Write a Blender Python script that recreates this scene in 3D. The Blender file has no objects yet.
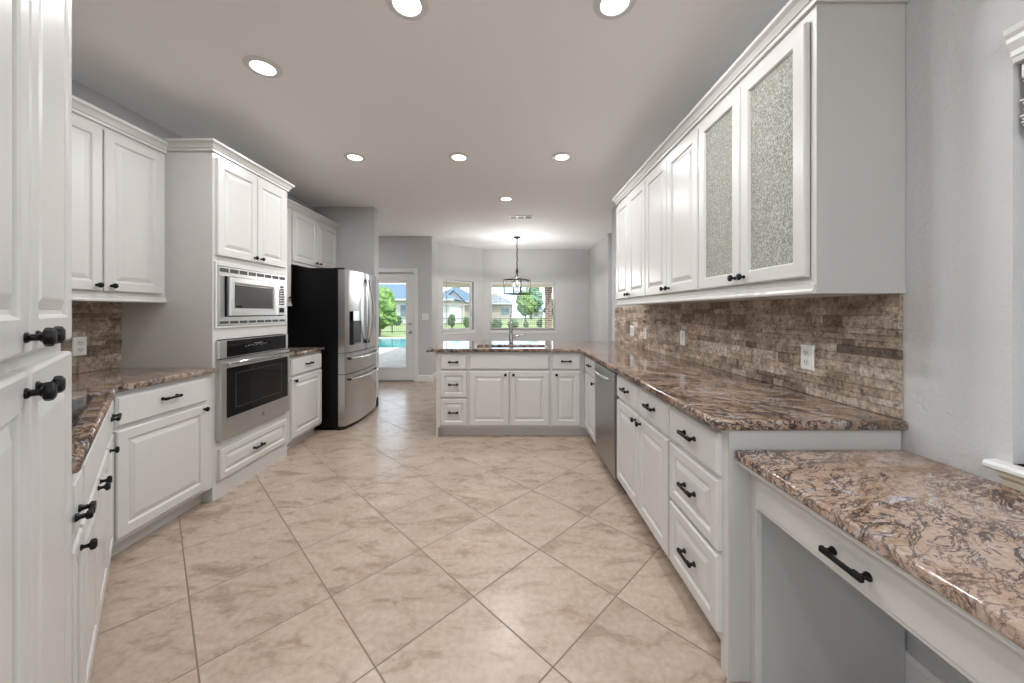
import bpy, bmesh, math, random
from mathutils import Vector, Matrix
PI = math.pi
R = math.radians
S = bpy.context.scene
COL = S.collection

# ------------------------------------------------------------------ camera
CAM_Z = 1.29
cam_d = bpy.data.cameras.new('camera'); cam = bpy.data.objects.new('camera', cam_d); COL.objects.link(cam)
cam.location = (0, 0, CAM_Z); cam.rotation_euler = (PI / 2, 0, 0)
cam_d.sensor_width = 36.0; cam_d.lens = 358.0 * 36.0 / 1024.0
cam_d.shift_y = -29.5 / 1024.0; cam_d.shift_x = 0.0005
cam_d.clip_start = 0.02; cam_d.clip_end = 500
S.camera = cam

# ------------------------------------------------------------------ world, sun, exposure
W = bpy.data.worlds.new('world'); S.world = W; W.use_nodes = True
wn, wl = W.node_tree.nodes, W.node_tree.links
wn.clear()
wout = wn.new('ShaderNodeOutputWorld'); wbg = wn.new('ShaderNodeBackground')
wtc = wn.new('ShaderNodeTexCoord'); wno = wn.new('ShaderNodeTexNoise'); wrp = wn.new('ShaderNodeValToRGB')
wmap = wn.new('ShaderNodeMapping'); wmap.inputs['Scale'].default_value = (1, 1, 3)
wno.inputs['Scale'].default_value = 3.0; wno.inputs['Detail'].default_value = 6
wrp.color_ramp.elements[0].position = 0.42; wrp.color_ramp.elements[0].color = (0.40, 0.55, 0.75, 1)
wrp.color_ramp.elements[1].position = 0.60; wrp.color_ramp.elements[1].color = (1.0, 1.0, 1.0, 1)
wl.new(wtc.outputs['Generated'], wmap.inputs['Vector']); wl.new(wmap.outputs[0], wno.inputs['Vector'])
wl.new(wno.outputs['Fac'], wrp.inputs['Fac']); wl.new(wrp.outputs[0], wbg.inputs['Color'])
wbg.inputs['Strength'].default_value = 2.9
wl.new(wbg.outputs[0], wout.inputs['Surface'])

sd = bpy.data.lights.new('sun', 'SUN'); sd.energy = 6.0; sd.angle = R(1.0); sd.color = (1, 0.96, 0.9)
so = bpy.data.objects.new('sun', sd); COL.objects.link(so)
so.rotation_euler = Vector((-0.45, 0.35, -0.85)).to_track_quat('-Z', 'Y').to_euler()
so.location = (5, -5, 12)

CAN_W = 8.2
S.view_settings.view_transform = 'Standard'; S.view_settings.look = 'None'
S.view_settings.exposure = 0.52; S.view_settings.gamma = 1.0; S.view_settings.use_curve_mapping = False
S.cycles.use_denoising = True
S.cycles.max_bounces = 10; S.cycles.diffuse_bounces = 6; S.cycles.glossy_bounces = 4
S.cycles.transmission_bounces = 8; S.cycles.transparent_max_bounces = 12
S.cycles.sample_clamp_indirect = 6.0
S.cycles.caustics_reflective = False; S.cycles.caustics_refractive = False

# ------------------------------------------------------------------ materials
M = {}
def base_mat(name, color=(0.8, 0.8, 0.8), rough=0.5, metal=0.0, **kw):
    m = bpy.data.materials.new(name); m.use_nodes = True
    b = m.node_tree.nodes['Principled BSDF']
    b.inputs['Base Color'].default_value = (*color, 1); b.inputs['Roughness'].default_value = rough
    b.inputs['Metallic'].default_value = metal
    for k, v in kw.items(): b.inputs[k.replace('_', ' ')].default_value = v
    M[name] = m
    return m, b, m.node_tree.nodes, m.node_tree.links
def N(nodes, kind, **kw):
    n = nodes.new(kind)
    for k, v in kw.items():
        if hasattr(n, k): setattr(n, k, v)
        else: n.inputs[k].default_value = v
    return n
def ramp(nodes, stops):
    r = nodes.new('ShaderNodeValToRGB'); e = r.color_ramp.elements
    while len(e) < len(stops): e.new(0.5)
    for i, (p, c) in enumerate(stops): e[i].position = p; e[i].color = (*c, 1)
    return r
def bump(nodes, links, b, src, strength, dist):
    bp = N(nodes, 'ShaderNodeBump'); bp.inputs['Strength'].default_value = strength; bp.inputs['Distance'].default_value = dist
    links.new(src, bp.inputs['Height']); links.new(bp.outputs[0], b.inputs['Normal'])
def pos(nodes, links, scale=(1, 1, 1), rot=(0, 0, 0), kind='Position'):
    if kind == 'Position':
        g = nodes.new('ShaderNodeNewGeometry'); o = g.outputs['Position']
    else:
        g = nodes.new('ShaderNodeTexCoord'); o = g.outputs['Object']
    mp = nodes.new('ShaderNodeMapping'); mp.inputs['Scale'].default_value = scale; mp.inputs['Rotation'].default_value = rot
    links.new(o, mp.inputs['Vector'])
    return mp.outputs[0]
def math_n(nodes, links, op, a, b=None, c=None):
    n = nodes.new('ShaderNodeMath'); n.operation = op
    for i, v in enumerate((a, b, c)):
        if v is None: continue
        if isinstance(v, (int, float)): n.inputs[i].default_value = v
        else: links.new(v, n.inputs[i])
    return n.outputs[0]
def mixc(nodes, links, fac, a, b, mode='MIX'):
    n = nodes.new('ShaderNodeMix'); n.data_type = 'RGBA'; n.blend_type = mode
    for s, v in ((n.inputs[0], fac), (n.inputs[6], a), (n.inputs[7], b)):
        if isinstance(v, (int, float)): s.default_value = v
        elif isinstance(v, tuple): s.default_value = (*v, 1)
        else: links.new(v, s)
    return n.outputs[2]

# painted cabinets: semi gloss with faint brush texture
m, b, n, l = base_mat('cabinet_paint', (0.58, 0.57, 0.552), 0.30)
b.inputs['Specular IOR Level'].default_value = 0.5
no = N(n, 'ShaderNodeTexNoise', Scale=9.0, Detail=3.0); l.new(pos(n, l, (6, 6, 1)), no.inputs['Vector'])
bump(n, l, b, no.outputs['Fac'], 0.06, 0.002)
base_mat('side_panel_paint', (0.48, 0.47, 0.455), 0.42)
# walls
m, b, n, l = base_mat('wall_paint', (0.56, 0.56, 0.562), 0.75)
no = N(n, 'ShaderNodeTexNoise', Scale=60.0, Detail=3.0, Roughness=0.6); l.new(pos(n, l), no.inputs['Vector'])
bump(n, l, b, no.outputs['Fac'], 0.5, 0.006)
m, b, n, l = base_mat('ceiling_paint', (0.93, 0.935, 0.945), 0.9)
no = N(n, 'ShaderNodeTexNoise', Scale=60.0, Detail=3.0); l.new(pos(n, l), no.inputs['Vector'])
bump(n, l, b, no.outputs['Fac'], 0.15, 0.004)
base_mat('trim_paint', (0.74, 0.74, 0.73), 0.35)
base_mat('black_metal', (0.003, 0.003, 0.0035), 0.40, 0.0, Specular_IOR_Level=0.22)
base_mat('black_matte', (0.008, 0.008, 0.008), 0.6, 0.0, Specular_IOR_Level=0.25)
base_mat('black_plastic', (0.008, 0.008, 0.009), 0.28)
base_mat('black_enamel', (0.003, 0.003, 0.0035), 0.45, 0.0, Specular_IOR_Level=0.2)
base_mat('dark_glass', (0.005, 0.005, 0.006), 0.05, 0.0, Specular_IOR_Level=0.3)
base_mat('oven_glass', (0.006, 0.006, 0.006), 0.06, 0.0, Specular_IOR_Level=0.3)
base_mat('microwave_glass', (0.055, 0.055, 0.055), 0.15)
base_mat('white_plastic', (0.82, 0.82, 0.80), 0.35)
base_mat('slot_dark', (0.05, 0.05, 0.05), 0.5)
base_mat('logo_grey', (0.32, 0.32, 0.32), 0.3, 0.8)
base_mat('knob_glow', (0.75, 0.75, 0.75), 0.15, 1.0)
def steel(name, color, rough, axis):
    m, b, n, l = base_mat(name, color, rough, 1.0)
    sc = [.8, .8, .8]
    for a in range(3):
        if a != axis: sc[a] = 260
    no = N(n, 'ShaderNodeTexNoise', Scale=1.0, Detail=2.0); l.new(pos(n, l, tuple(sc)), no.inputs['Vector'])
    mr = N(n, 'ShaderNodeMapRange'); mr.inputs['To Min'].default_value = rough - .01; mr.inputs['To Max'].default_value = rough + .025
    l.new(no.outputs['Fac'], mr.inputs['Value']); l.new(mr.outputs[0], b.inputs['Roughness'])
    
steel('steel_brushed_y', (0.62, 0.615, 0.605), 0.30, 1)
steel('steel_brushed_z', (0.60, 0.595, 0.585), 0.25, 2)
steel('steel_dark', (0.36, 0.355, 0.35), 0.30, 1)
base_mat('steel_plain', (0.66, 0.66, 0.65), 0.2, 1.0)
base_mat('chrome', (0.55, 0.55, 0.55), 0.12, 1.0)

# emissive disc of the ceiling lamps
m = bpy.data.materials.new('lamp_lens'); m.use_nodes = True; n, l = m.node_tree.nodes, m.node_tree.links; n.clear()
o_ = n.new('ShaderNodeOutputMaterial'); e_ = n.new('ShaderNodeEmission'); e_.inputs[0].default_value = (1, 0.98, 0.95, 1); e_.inputs[1].default_value = 6.0
l.new(e_.outputs[0], o_.inputs[0]); M['lamp_lens'] = m
m = bpy.data.materials.new('lamp_lens_dim'); m.use_nodes = True; n, l = m.node_tree.nodes, m.node_tree.links; n.clear()
o_ = n.new('ShaderNodeOutputMaterial'); e_ = n.new('ShaderNodeEmission'); e_.inputs[0].default_value = (1, 0.99, 0.96, 1); e_.inputs[1].default_value = 1.6
l.new(e_.outputs[0], o_.inputs[0]); M['lamp_lens_dim'] = m

# window glass: thin pane
m = bpy.data.materials.new('window_glass'); m.use_nodes = True; n, l = m.node_tree.nodes, m.node_tree.links; n.clear()
o_ = n.new('ShaderNodeOutputMaterial'); t_ = n.new('ShaderNodeBsdfTransparent'); g_ = n.new('ShaderNodeBsdfGlossy'); mx = n.new('ShaderNodeMixShader'); fr = n.new('ShaderNodeFresnel')
t_.inputs[0].default_value = (0.96, 0.98, 0.97, 1); g_.inputs['Roughness'].default_value = 0.02; fr.inputs[0].default_value = 1.35
l.new(fr.outputs[0], mx.inputs[0]); l.new(t_.outputs[0], mx.inputs[1]); l.new(g_.outputs[0], mx.inputs[2]); l.new(mx.outputs[0], o_.inputs[0]); M['window_glass'] = m

# obscure textured cabinet glass
m = bpy.data.materials.new('textured_glass'); m.use_nodes = True; n, l = m.node_tree.nodes, m.node_tree.links
b = n['Principled BSDF']; o_ = n['Material Output']
no = N(n, 'ShaderNodeTexNoise', Scale=210.0, Detail=1.5, Distortion=0.6); l.new(pos(n, l, (1, 1, .7)), no.inputs['Vector'])
cr = ramp(n, [(0.36, (0.27, 0.27, 0.22)), (0.5, (0.48, 0.48, 0.41)), (0.64, (0.78, 0.79, 0.74))])
l.new(no.outputs['Fac'], cr.inputs[0]); l.new(cr.outputs[0], b.inputs['Base Color'])
b.inputs['Roughness'].default_value = 0.22; b.inputs['Transmission Weight'].default_value = 0.0
bump(n, l, b, no.outputs['Fac'], 0.9, 0.006)
t_ = n.new('ShaderNodeBsdfTransparent'); t_.inputs[0].default_value = (0.93, 0.95, 0.90, 1); mx = n.new('ShaderNodeMixShader'); mx.inputs[0].default_value = 0.55
l.new(t_.outputs[0], mx.inputs[1]); l.new(b.outputs[0], mx.inputs[2]); l.new(mx.outputs[0], o_.inputs[0]); M['textured_glass'] = m

# granite
def granite(name, tan, light, brown, ice, vein, ice_amt, rot, rough=0.07, dark=.60, m0=.38, warp=.18, st_=(1.0, 1.9, 1.4), vs=1.0, cr_=((0.30, 0), (0.40, 1), (0.50, 2), (0.60, 1), (0.70, 0))):
    m, b, n, l = base_mat(name, tan, rough)
    p = pos(n, l, (1.0, 1.0, 1.0), (0, 0, rot))
    wn_ = N(n, 'ShaderNodeTexNoise', Scale=3.0, Detail=5.0); l.new(p, wn_.inputs['Vector'])
    add = n.new('ShaderNodeVectorMath'); add.operation = 'MULTIPLY_ADD'
    l.new(wn_.outputs['Color'], add.inputs[0]); add.inputs[1].default_value = (warp, warp, warp); l.new(p, add.inputs[2])
    st = n.new('ShaderNodeMapping'); st.inputs['Scale'].default_value = st_; l.new(add.outputs[0], st.inputs['Vector'])
    big = N(n, 'ShaderNodeTexNoise', Scale=3.2, Detail=9.0, Roughness=0.62, Distortion=0.6); l.new(st.outputs[0], big.inputs['Vector'])
    c1 = ramp(n, [(q_, (brown, tan, light)[k_]) for q_, k_ in cr_])
    l.new(big.outputs['Fac'], c1.inputs[0])
    # icy grey crystals
    ic = N(n, 'ShaderNodeTexNoise', Scale=7.0, Detail=8.0, Roughness=0.7, Distortion=0.8); l.new(st.outputs[0], ic.inputs['Vector'])
    ir = ramp(n, [(ice_amt, (0, 0, 0)), (ice_amt + .10, (1, 1, 1))]); l.new(ic.outputs['Fac'], ir.inputs[0])
    c2 = mixc(n, l, ir.outputs[0], c1.outputs[0], ice)
    # dark veins
    def veins(scale, width, seed):
        v = N(n, 'ShaderNodeTexNoise', Scale=scale, Detail=7.0, Roughness=0.66, Distortion=1.0)
        mp = n.new('ShaderNodeMapping'); mp.inputs['Location'].default_value = (seed, seed * .7, seed * .3); l.new(st.outputs[0], mp.inputs['Vector'])
        l.new(mp.outputs[0], v.inputs['Vector'])
        a = math_n(n, l, 'ABSOLUTE', math_n(n, l, 'SUBTRACT', v.outputs['Fac'], 0.5))
        r = ramp(n, [(0.0, (1, 1, 1)), (width * .45, (.85, .85, .85)), (width, (0, 0, 0))]); l.new(a, r.inputs[0])
        return r.outputs[0]
    dk = N(n, 'ShaderNodeTexNoise', Scale=6.0, Detail=9.0, Roughness=0.72, Distortion=0.4)
    dm = n.new('ShaderNodeMapping'); dm.inputs['Location'].default_value = (5.3, 2.1, 7.7); l.new(st.outputs[0], dm.inputs['Vector']); l.new(dm.outputs[0], dk.inputs['Vector'])
    dr_ = ramp(n, [(dark, (0, 0, 0)), (dark + .07, (.9, .9, .9))]); l.new(dk.outputs['Fac'], dr_.inputs[0])
    c2 = mixc(n, l, dr_.outputs[0], c2, (vein[0] * 1.5, vein[1] * 1.4, vein[2] * 1.2))
    msk = N(n, 'ShaderNodeTexNoise', Scale=2.6, Detail=4.0); l.new(add.outputs[0], msk.inputs['Vector'])
    mr = ramp(n, [(m0, (.12, .12, .12)), (m0 + .22, (1, 1, 1))]); l.new(msk.outputs['Fac'], mr.inputs[0])
    v1 = mixc(n, l, 1.0, veins(4.5 * vs, .022, 3.1), mr.outputs[0], 'MULTIPLY')
    v2 = mixc(n, l, 1.0, veins(12.0 * vs, .030, 8.7), mr.outputs[0], 'MULTIPLY')
    c3 = mixc(n, l, v1, c2, vein)
    c4 = mixc(n, l, v2, c3, (vein[0] * 1.6 + .02, vein[1] * 1.6, vein[2] * 1.4))
    # grain
    gr = N(n, 'ShaderNodeTexNoise', Scale=120.0, Detail=3.0); l.new(p, gr.inputs['Vector'])
    g2 = ramp(n, [(0.35, (.72, .70, .68)), (0.65, (1.15, 1.12, 1.1))]); l.new(gr.outputs['Fac'], g2.inputs[0])
    c5 = mixc(n, l, .75, c4, g2.outputs[0], 'MULTIPLY')
    l.new(c5, b.inputs['Base Color'])
    b.inputs['Specular IOR Level'].default_value = 0.5
granite('granite', (0.29, 0.185, 0.112), (0.41, 0.31, 0.23), (0.10, 0.065, 0.05), (0.44, 0.455, 0.48), (0.016, 0.018, 0.026), 0.53, R(35), dark=.535, m0=.30)
granite('granite_desk', (0.36, 0.255, 0.185), (0.42, 0.33, 0.275), (0.24, 0.13, 0.07), (0.46, 0.46, 0.50), (0.028, 0.026, 0.030), 0.56, R(-25), dark=.60, m0=.36, warp=.12, st_=(1.0, 2.2, 1.4), vs=.9)

# stone backsplash strips (colour by strip)
m, b, n, l = base_mat('stone_strip', (0.4, 0.3, 0.2), 0.75)
g = n.new('ShaderNodeNewGeometry')
cr = ramp(n, [(0.0, (0.20, 0.165, 0.14)), (0.08, (0.31, 0.24, 0.185)), (0.30, (0.46, 0.375, 0.295)), (0.5, (0.56, 0.475, 0.395)), (0.72, (0.44, 0.345, 0.265)), (0.88, (0.64, 0.575, 0.50)), (1.0, (0.50, 0.375, 0.27))])
l.new(g.outputs['Random Per Island'], cr.inputs[0])
no = N(n, 'ShaderNodeTexNoise', Scale=40.0, Detail=9.0, Roughness=0.8, Distortion=0.15); l.new(g.outputs['Position'], no.inputs['Vector'])
r2 = ramp(n, [(0.36, (.22, .19, .17)), (0.46, (1.0, .97, .93)), (0.62, (1.75, 1.74, 1.72))]); l.new(no.outputs['Fac'], r2.inputs[0])
c = mixc(n, l, .9, cr.outputs[0], r2.outputs[0], 'MULTIPLY')
n3 = N(n, 'ShaderNodeTexNoise', Scale=9.0, Detail=3.0); l.new(g.outputs['Position'], n3.inputs['Vector'])
r3 = ramp(n, [(0.35, (.66, .63, .60)), (0.65, (1.25, 1.25, 1.27))]); l.new(n3.outputs['Fac'], r3.inputs[0])
c = mixc(n, l, .8, c, r3.outputs[0], 'MULTIPLY')
l.new(c, b.inputs['Base Color']); bump(n, l, b, no.outputs['Fac'], 1.0, 0.022)

# floor tiles laid at 45 degrees
TILE = 0.4565
m, b, n, l = base_mat('floor_tile', (0.55, 0.45, 0.36), 0.28)
g = n.new('ShaderNodeNewGeometry'); sx = n.new('ShaderNodeSeparateXYZ'); l.new(g.outputs['Position'], sx.inputs[0])
u_ = math_n(n, l, 'ADD', sx.outputs[0], sx.outputs[1]); v_ = math_n(n, l, 'SUBTRACT', sx.outputs[1], sx.outputs[0])
K = 1 / (math.sqrt(2) * TILE)
pu = math_n(n, l, 'MULTIPLY_ADD', u_, K, -1.451 * K + 40); pv = math_n(n, l, 'MULTIPLY_ADD', v_, K, -1.795 * K + 40)
fu = math_n(n, l, 'FRACT', pu); fv = math_n(n, l, 'FRACT', pv)
def edge(f): return math_n(n, l, 'MINIMUM', f, math_n(n, l, 'SUBTRACT', 1.0, f))
ed = math_n(n, l, 'MINIMUM', edge(fu), edge(fv))
gm = n.new('ShaderNodeMapRange'); gm.inputs['From Min'].default_value = 0.0052; gm.inputs['From Max'].default_value = 0.0085; l.new(ed, gm.inputs['Value'])
cell = n.new('ShaderNodeCombineXYZ'); l.new(math_n(n, l, 'FLOOR', pu), cell.inputs[0]); l.new(math_n(n, l, 'FLOOR', pv), cell.inputs[1])
wh = n.new('ShaderNodeTexWhiteNoise'); wh.noise_dimensions = '3D'; l.new(cell.outputs[0], wh.inputs['Vector'])
off = n.new('ShaderNodeVectorMath'); off.operation = 'MULTIPLY_ADD'; l.new(wh.outputs['Color'], off.inputs[0]); off.inputs[1].default_value = (30, 30, 30); l.new(g.outputs['Position'], off.inputs[2])
mp = n.new('ShaderNodeMapping'); mp.inputs['Scale'].default_value = (1, 2.2, 1); mp.inputs['Rotation'].default_value = (0, 0, R(-12)); l.new(off.outputs[0], mp.inputs['Vector'])
no = N(n, 'ShaderNodeTexNoise', Scale=4.6, Detail=10.0, Roughness=0.68, Distortion=0.55); l.new(mp.outputs[0], no.inputs['Vector'])
cr = ramp(n, [(0.28, (0.265, 0.197, 0.150)), (0.42, (0.355, 0.272, 0.212)), (0.465, (0.42, 0.33, 0.262)), (0.60, (0.455, 0.368, 0.298)), (0.75, (0.50, 0.42, 0.35))])
l.new(no.outputs['Fac'], cr.inputs[0])
tv = ramp(n, [(0.0, (.95, .95, .95)), (1.0, (1.03, 1.03, 1.03))]); l.new(wh.outputs['Value'], tv.inputs[0])
c = mixc(n, l, 1.0, cr.outputs[0], tv.outputs[0], 'MULTIPLY')
fn = N(n, 'ShaderNodeTexNoise', Scale=38.0, Detail=4.0); l.new(g.outputs['Position'], fn.inputs['Vector'])
fr_ = ramp(n, [(0.36, (.90, .88, .86)), (0.6, (1.04, 1.04, 1.04))]); l.new(fn.outputs['Fac'], fr_.inputs[0])
c = mixc(n, l, .8, c, fr_.outputs[0], 'MULTIPLY')
c = mixc(n, l, gm.outputs[0], (0.20, 0.155, 0.12), c)
l.new(c, b.inputs['Base Color'])
rr = n.new('ShaderNodeMapRange'); rr.inputs['To Min'].default_value = 0.8; rr.inputs['To Max'].default_value = 0.26; l.new(gm.outputs[0], rr.inputs['Value']); l.new(rr.outputs[0], b.inputs['Roughness'])
hh = math_n(n, l, 'MULTIPLY_ADD', no.outputs['Fac'], 0.15, gm.outputs[0])
bump(n, l, b, hh, 0.35, 0.003)

# outdoors
m, b, n, l = base_mat('grass', (0.2, 0.3, 0.08), 0.9)
no = N(n, 'ShaderNodeTexNoise', Scale=0.9, Detail=8.0); l.new(pos(n, l), no.inputs['Vector'])
cr = ramp(n, [(0.3, (0.08, 0.12, 0.03)), (0.55, (0.135, 0.175, 0.06)), (0.75, (0.19, 0.21, 0.10))]); l.new(no.outputs['Fac'], cr.inputs[0]); l.new(cr.outputs[0], b.inputs['Base Color'])
m, b, n, l = base_mat('patio_concrete', (0.55, 0.51, 0.45), 0.85)
no = N(n, 'ShaderNodeTexNoise', Scale=6, Detail=6.0); l.new(pos(n, l), no.inputs['Vector'])
cr = ramp(n, [(0.3, (0.22, 0.19, 0.17)), (0.7, (0.34, 0.31, 0.28))]); l.new(no.outputs['Fac'], cr.inputs[0]); l.new(cr.outputs[0], b.inputs['Base Color'])
m, b, n, l = base_mat('pool_water', (0.02, 0.32, 0.34), 0.05)
no = N(n, 'ShaderNodeTexNoise', Scale=2.5, Detail=3.0, Distortion=1.0); l.new(pos(n, l), no.inputs['Vector'])
cr = ramp(n, [(0.35, (0.01, 0.16, 0.18)), (0.7, (0.035, 0.27, 0.28))]); l.new(no.outputs['Fac'], cr.inputs[0]); l.new(cr.outputs[0], b.inputs['Base Color']); bump(n, l, b, no.outputs['Fac'], .3, .03)
def shingle(name, a_, b_):
    m, b, n, l = base_mat(name, a_, 0.85)
    br = N(n, 'ShaderNodeTexBrick', Scale=2.2); br.inputs['Color1'].default_value = (*a_, 1); br.inputs['Color2'].default_value = (*b_, 1); br.inputs['Mortar'].default_value = (a_[0] * .6, a_[1] * .6, a_[2] * .6, 1)
    br.inputs['Brick Width'].default_value = .5; br.inputs['Row Height'].default_value = .3
    l.new(pos(n, l), br.inputs['Vector']); l.new(br.outputs[0], b.inputs['Base Color'])
shingle('slate_blue_shingle', (0.06, 0.10, 0.15), (0.08, 0.125, 0.175))
shingle('grey_shingle', (0.12, 0.13, 0.145), (0.15, 0.16, 0.175))
base_mat('house_white', (0.42, 0.42, 0.41), 0.8); base_mat('house_cream', (0.32, 0.29, 0.25), 0.8)
base_mat('house_window', (0.10, 0.14, 0.16), 0.1)
m, b, n, l = base_mat('column_brick', (0.3, 0.15, 0.1), 0.85)
br = N(n, 'ShaderNodeTexBrick', Scale=1.0); br.inputs['Color1'].default_value = (0.14, 0.06, 0.042, 1); br.inputs['Color2'].default_value = (0.20, 0.105, 0.075, 1); br.inputs['Mortar'].default_value = (0.34, 0.31, 0.28, 1)
br.inputs['Brick Width'].default_value = .2; br.inputs['Row Height'].default_value = .085; br.inputs['Mortar Size'].default_value = .012
g = n.new('ShaderNodeNewGeometry'); sx = n.new('ShaderNodeSeparateXYZ'); cb = n.new('ShaderNodeCombineXYZ'); l.new(g.outputs['Position'], sx.inputs[0])
l.new(math_n(n, l, 'ADD', sx.outputs[0], sx.outputs[1]), cb.inputs[0]); l.new(sx.outputs[2], cb.inputs[1]); l.new(cb.outputs[0], br.inputs['Vector']); l.new(br.outputs[0], b.inputs['Base Color'])
base_mat('soffit', (0.70, 0.62, 0.48), 0.7)
m, b, n, l = base_mat('leaf_dark', (0.06, 0.14, 0.05), 0.8)
def leafmat(name, c0, c1):
    m, b, n, l = base_mat(name, c0, 0.8)
    no = N(n, 'ShaderNodeTexNoise', Scale=6, Detail=4.0); l.new(pos(n, l), no.inputs['Vector'])
    cr = ramp(n, [(0.35, c0), (0.65, c1)]); l.new(no.outputs['Fac'], cr.inputs[0]); l.new(cr.outputs[0], b.inputs['Base Color'])
leafmat('leaf_dark', (0.035, 0.075, 0.03), (0.07, 0.12, 0.05)); leafmat('leaf_bright', (0.05, 0.12, 0.02), (0.13, 0.21, 0.055)); leafmat('leaf_blue', (0.06, 0.13, 0.08), (0.11, 0.19, 0.125))
base_mat('light_bounce_paving', (0.62, 0.61, 0.60), 0.9); base_mat('bark', (0.16, 0.11, 0.07), 0.9)  # paving lies out of view, made pale to bounce daylight onto the ceiling
base_mat('car_paint', (0.36, 0.42, 0.48), 0.2); base_mat('rubber', (0.02, 0.02, 0.02), 0.7)
base_mat('drain_paint', (0.66, 0.60, 0.48), 0.6)

# ------------------------------------------------------------------ mesh helpers
class MB:
    def __init__(s): s.bm = bmesh.new()
    def box(s, x0, x1, y0, y1, z0, z1, bev=0.0, seg=1):
        vs = [s.bm.verts.new(p) for p in ((x0, y0, z0), (x1, y0, z0), (x1, y1, z0), (x0, y1, z0), (x0, y0, z1), (x1, y0, z1), (x1, y1, z1), (x0, y1, z1))]
        fs = [s.bm.faces.new([vs[i] for i in f]) for f in ((0, 3, 2, 1), (4, 5, 6, 7), (0, 1, 5, 4), (1, 2, 6, 5), (2, 3, 7, 6), (3, 0, 4, 7))]
        if bev > 0:
            es = {e for f in fs for e in f.edges}
            bmesh.ops.bevel(s.bm, geom=list(es), offset=bev, segments=seg, affect='EDGES', profile=0.5)
        return s
    def poly(s, pts):
        s.bm.faces.new([s.bm.verts.new(p) for p in pts]); return s
    def prism(s, pts, z0, z1):          # xy outline extruded in z
        lo = [s.bm.verts.new((x, y, z0)) for x, y in pts]; hi = [s.bm.verts.new((x, y, z1)) for x, y in pts]
        s.bm.faces.new(lo[::-1]); s.bm.faces.new(hi); k = len(pts)
        for i in range(k): s.bm.faces.new((lo[i], lo[(i + 1) % k], hi[(i + 1) % k], hi[i]))
        return s
    def prism_x(s, pts, x0, x1):        # yz outline extruded in x
        lo = [s.bm.verts.new((x0, y, z)) for y, z in pts]; hi = [s.bm.verts.new((x1, y, z)) for y, z in pts]
        s.bm.faces.new(lo[::-1]); s.bm.faces.new(hi); k = len(pts)
        for i in range(k): s.bm.faces.new((lo[i], lo[(i + 1) % k], hi[(i + 1) % k], hi[i]))
        return s
    def rings(s, x0, x1, z0, z1, prof, cap=True, back=True):   # concentric rectangles: prof = [(inset, y)]
        prev = None
        for ins, y in prof:
            vs = [s.bm.verts.new(p) for p in ((x0 + ins, y, z0 + ins), (x1 - ins, y, z0 + ins), (x1 - ins, y, z1 - ins), (x0 + ins, y, z1 - ins))]
            if prev:
                for i in range(4): s.bm.faces.new((prev[i], prev[(i + 1) % 4], vs[(i + 1) % 4], vs[i]))
            elif back: s.bm.faces.new(vs[::-1])
            prev = vs
        if cap: s.bm.faces.new(prev)
        return s
    def lathe(s, prof, axis='z', seg=20, c=(0, 0, 0), caps=True):   # prof = [(r, h)]
        rows = []
        for r, h in prof:
            row = []
            for i in range(seg):
                a = 2 * PI * i / seg
                p = (r * math.cos(a), r * math.sin(a), h)
                if axis == 'y': p = (p[0], p[2], p[1])
                elif axis == 'x': p = (p[2], p[0], p[1])
                row.append(s.bm.verts.new((p[0] + c[0], p[1] + c[1], p[2] + c[2])))
            rows.append(row)
        for a, b_ in zip(rows, rows[1:]):
            for i in range(seg): s.bm.faces.new((a[i], a[(i + 1) % seg], b_[(i + 1) % seg], b_[i]))
        if caps: s.bm.faces.new(rows[0][::-1]); s.bm.faces.new(rows[-1])
        return s
    def tube(s, pts, r, seg=8, flat=1.0):
        pts = [Vector(p) for p in pts]; rows = []; up = None
        for i, p in enumerate(pts):
            t = (pts[min(i + 1, len(pts) - 1)] - pts[max(i - 1, 0)]).normalized()
            if up is None:
                up = Vector((0, 0, 1)) if abs(t.z) < .9 else Vector((1, 0, 0))
            a = t.cross(up).normalized(); up = a.cross(t).normalized()
            rr = r[i] if isinstance(r, (list, tuple)) else r
            rows.append([s.bm.verts.new(p + a * math.cos(2 * PI * k / seg) * rr + up * math.sin(2 * PI * k / seg) * rr * flat) for k in range(seg)])
        for a, b_ in zip(rows, rows[1:]):
            for i in range(seg): s.bm.faces.new((a[i], a[(i + 1) % seg], b_[(i + 1) % seg], b_[i]))
        s.bm.faces.new(rows[0][::-1]); s.bm.faces.new(rows[-1])
        return s
    def sweep(s, path, prof, closed=False):   # path xy, outward = right-hand side; prof [(out, z)] closed outline
        P = [Vector((x, y)) for x, y in path]; k = len(P); rows = []
        for i in range(k):
            d0 = (P[i] - P[i - 1]).normalized() if i > 0 or closed else None
            d1 = (P[(i + 1) % k] - P[i]).normalized() if i < k - 1 or closed else None
            if d0 is None: d0 = d1
            if d1 is None: d1 = d0
            n0 = Vector((d0.y, -d0.x)); n1 = Vector((d1.y, -d1.x)); nn = (n0 + n1).normalized(); sc = 1 / max(.3, nn.dot(n0))
            rows.append([s.bm.verts.new((P[i].x + nn.x * sc * o, P[i].y + nn.y * sc * o, z)) for o, z in prof])
        q = len(prof)
        pairs = list(zip(rows, rows[1:])) + ([(rows[-1], rows[0])] if closed else [])
        for a, b_ in pairs:
            for j in range(q): s.bm.faces.new((a[j], a[(j + 1) % q], b_[(j + 1) % q], b_[j]))
        if not closed: s.bm.faces.new(rows[0][::-1]); s.bm.faces.new(rows[-1])
        return s
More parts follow.
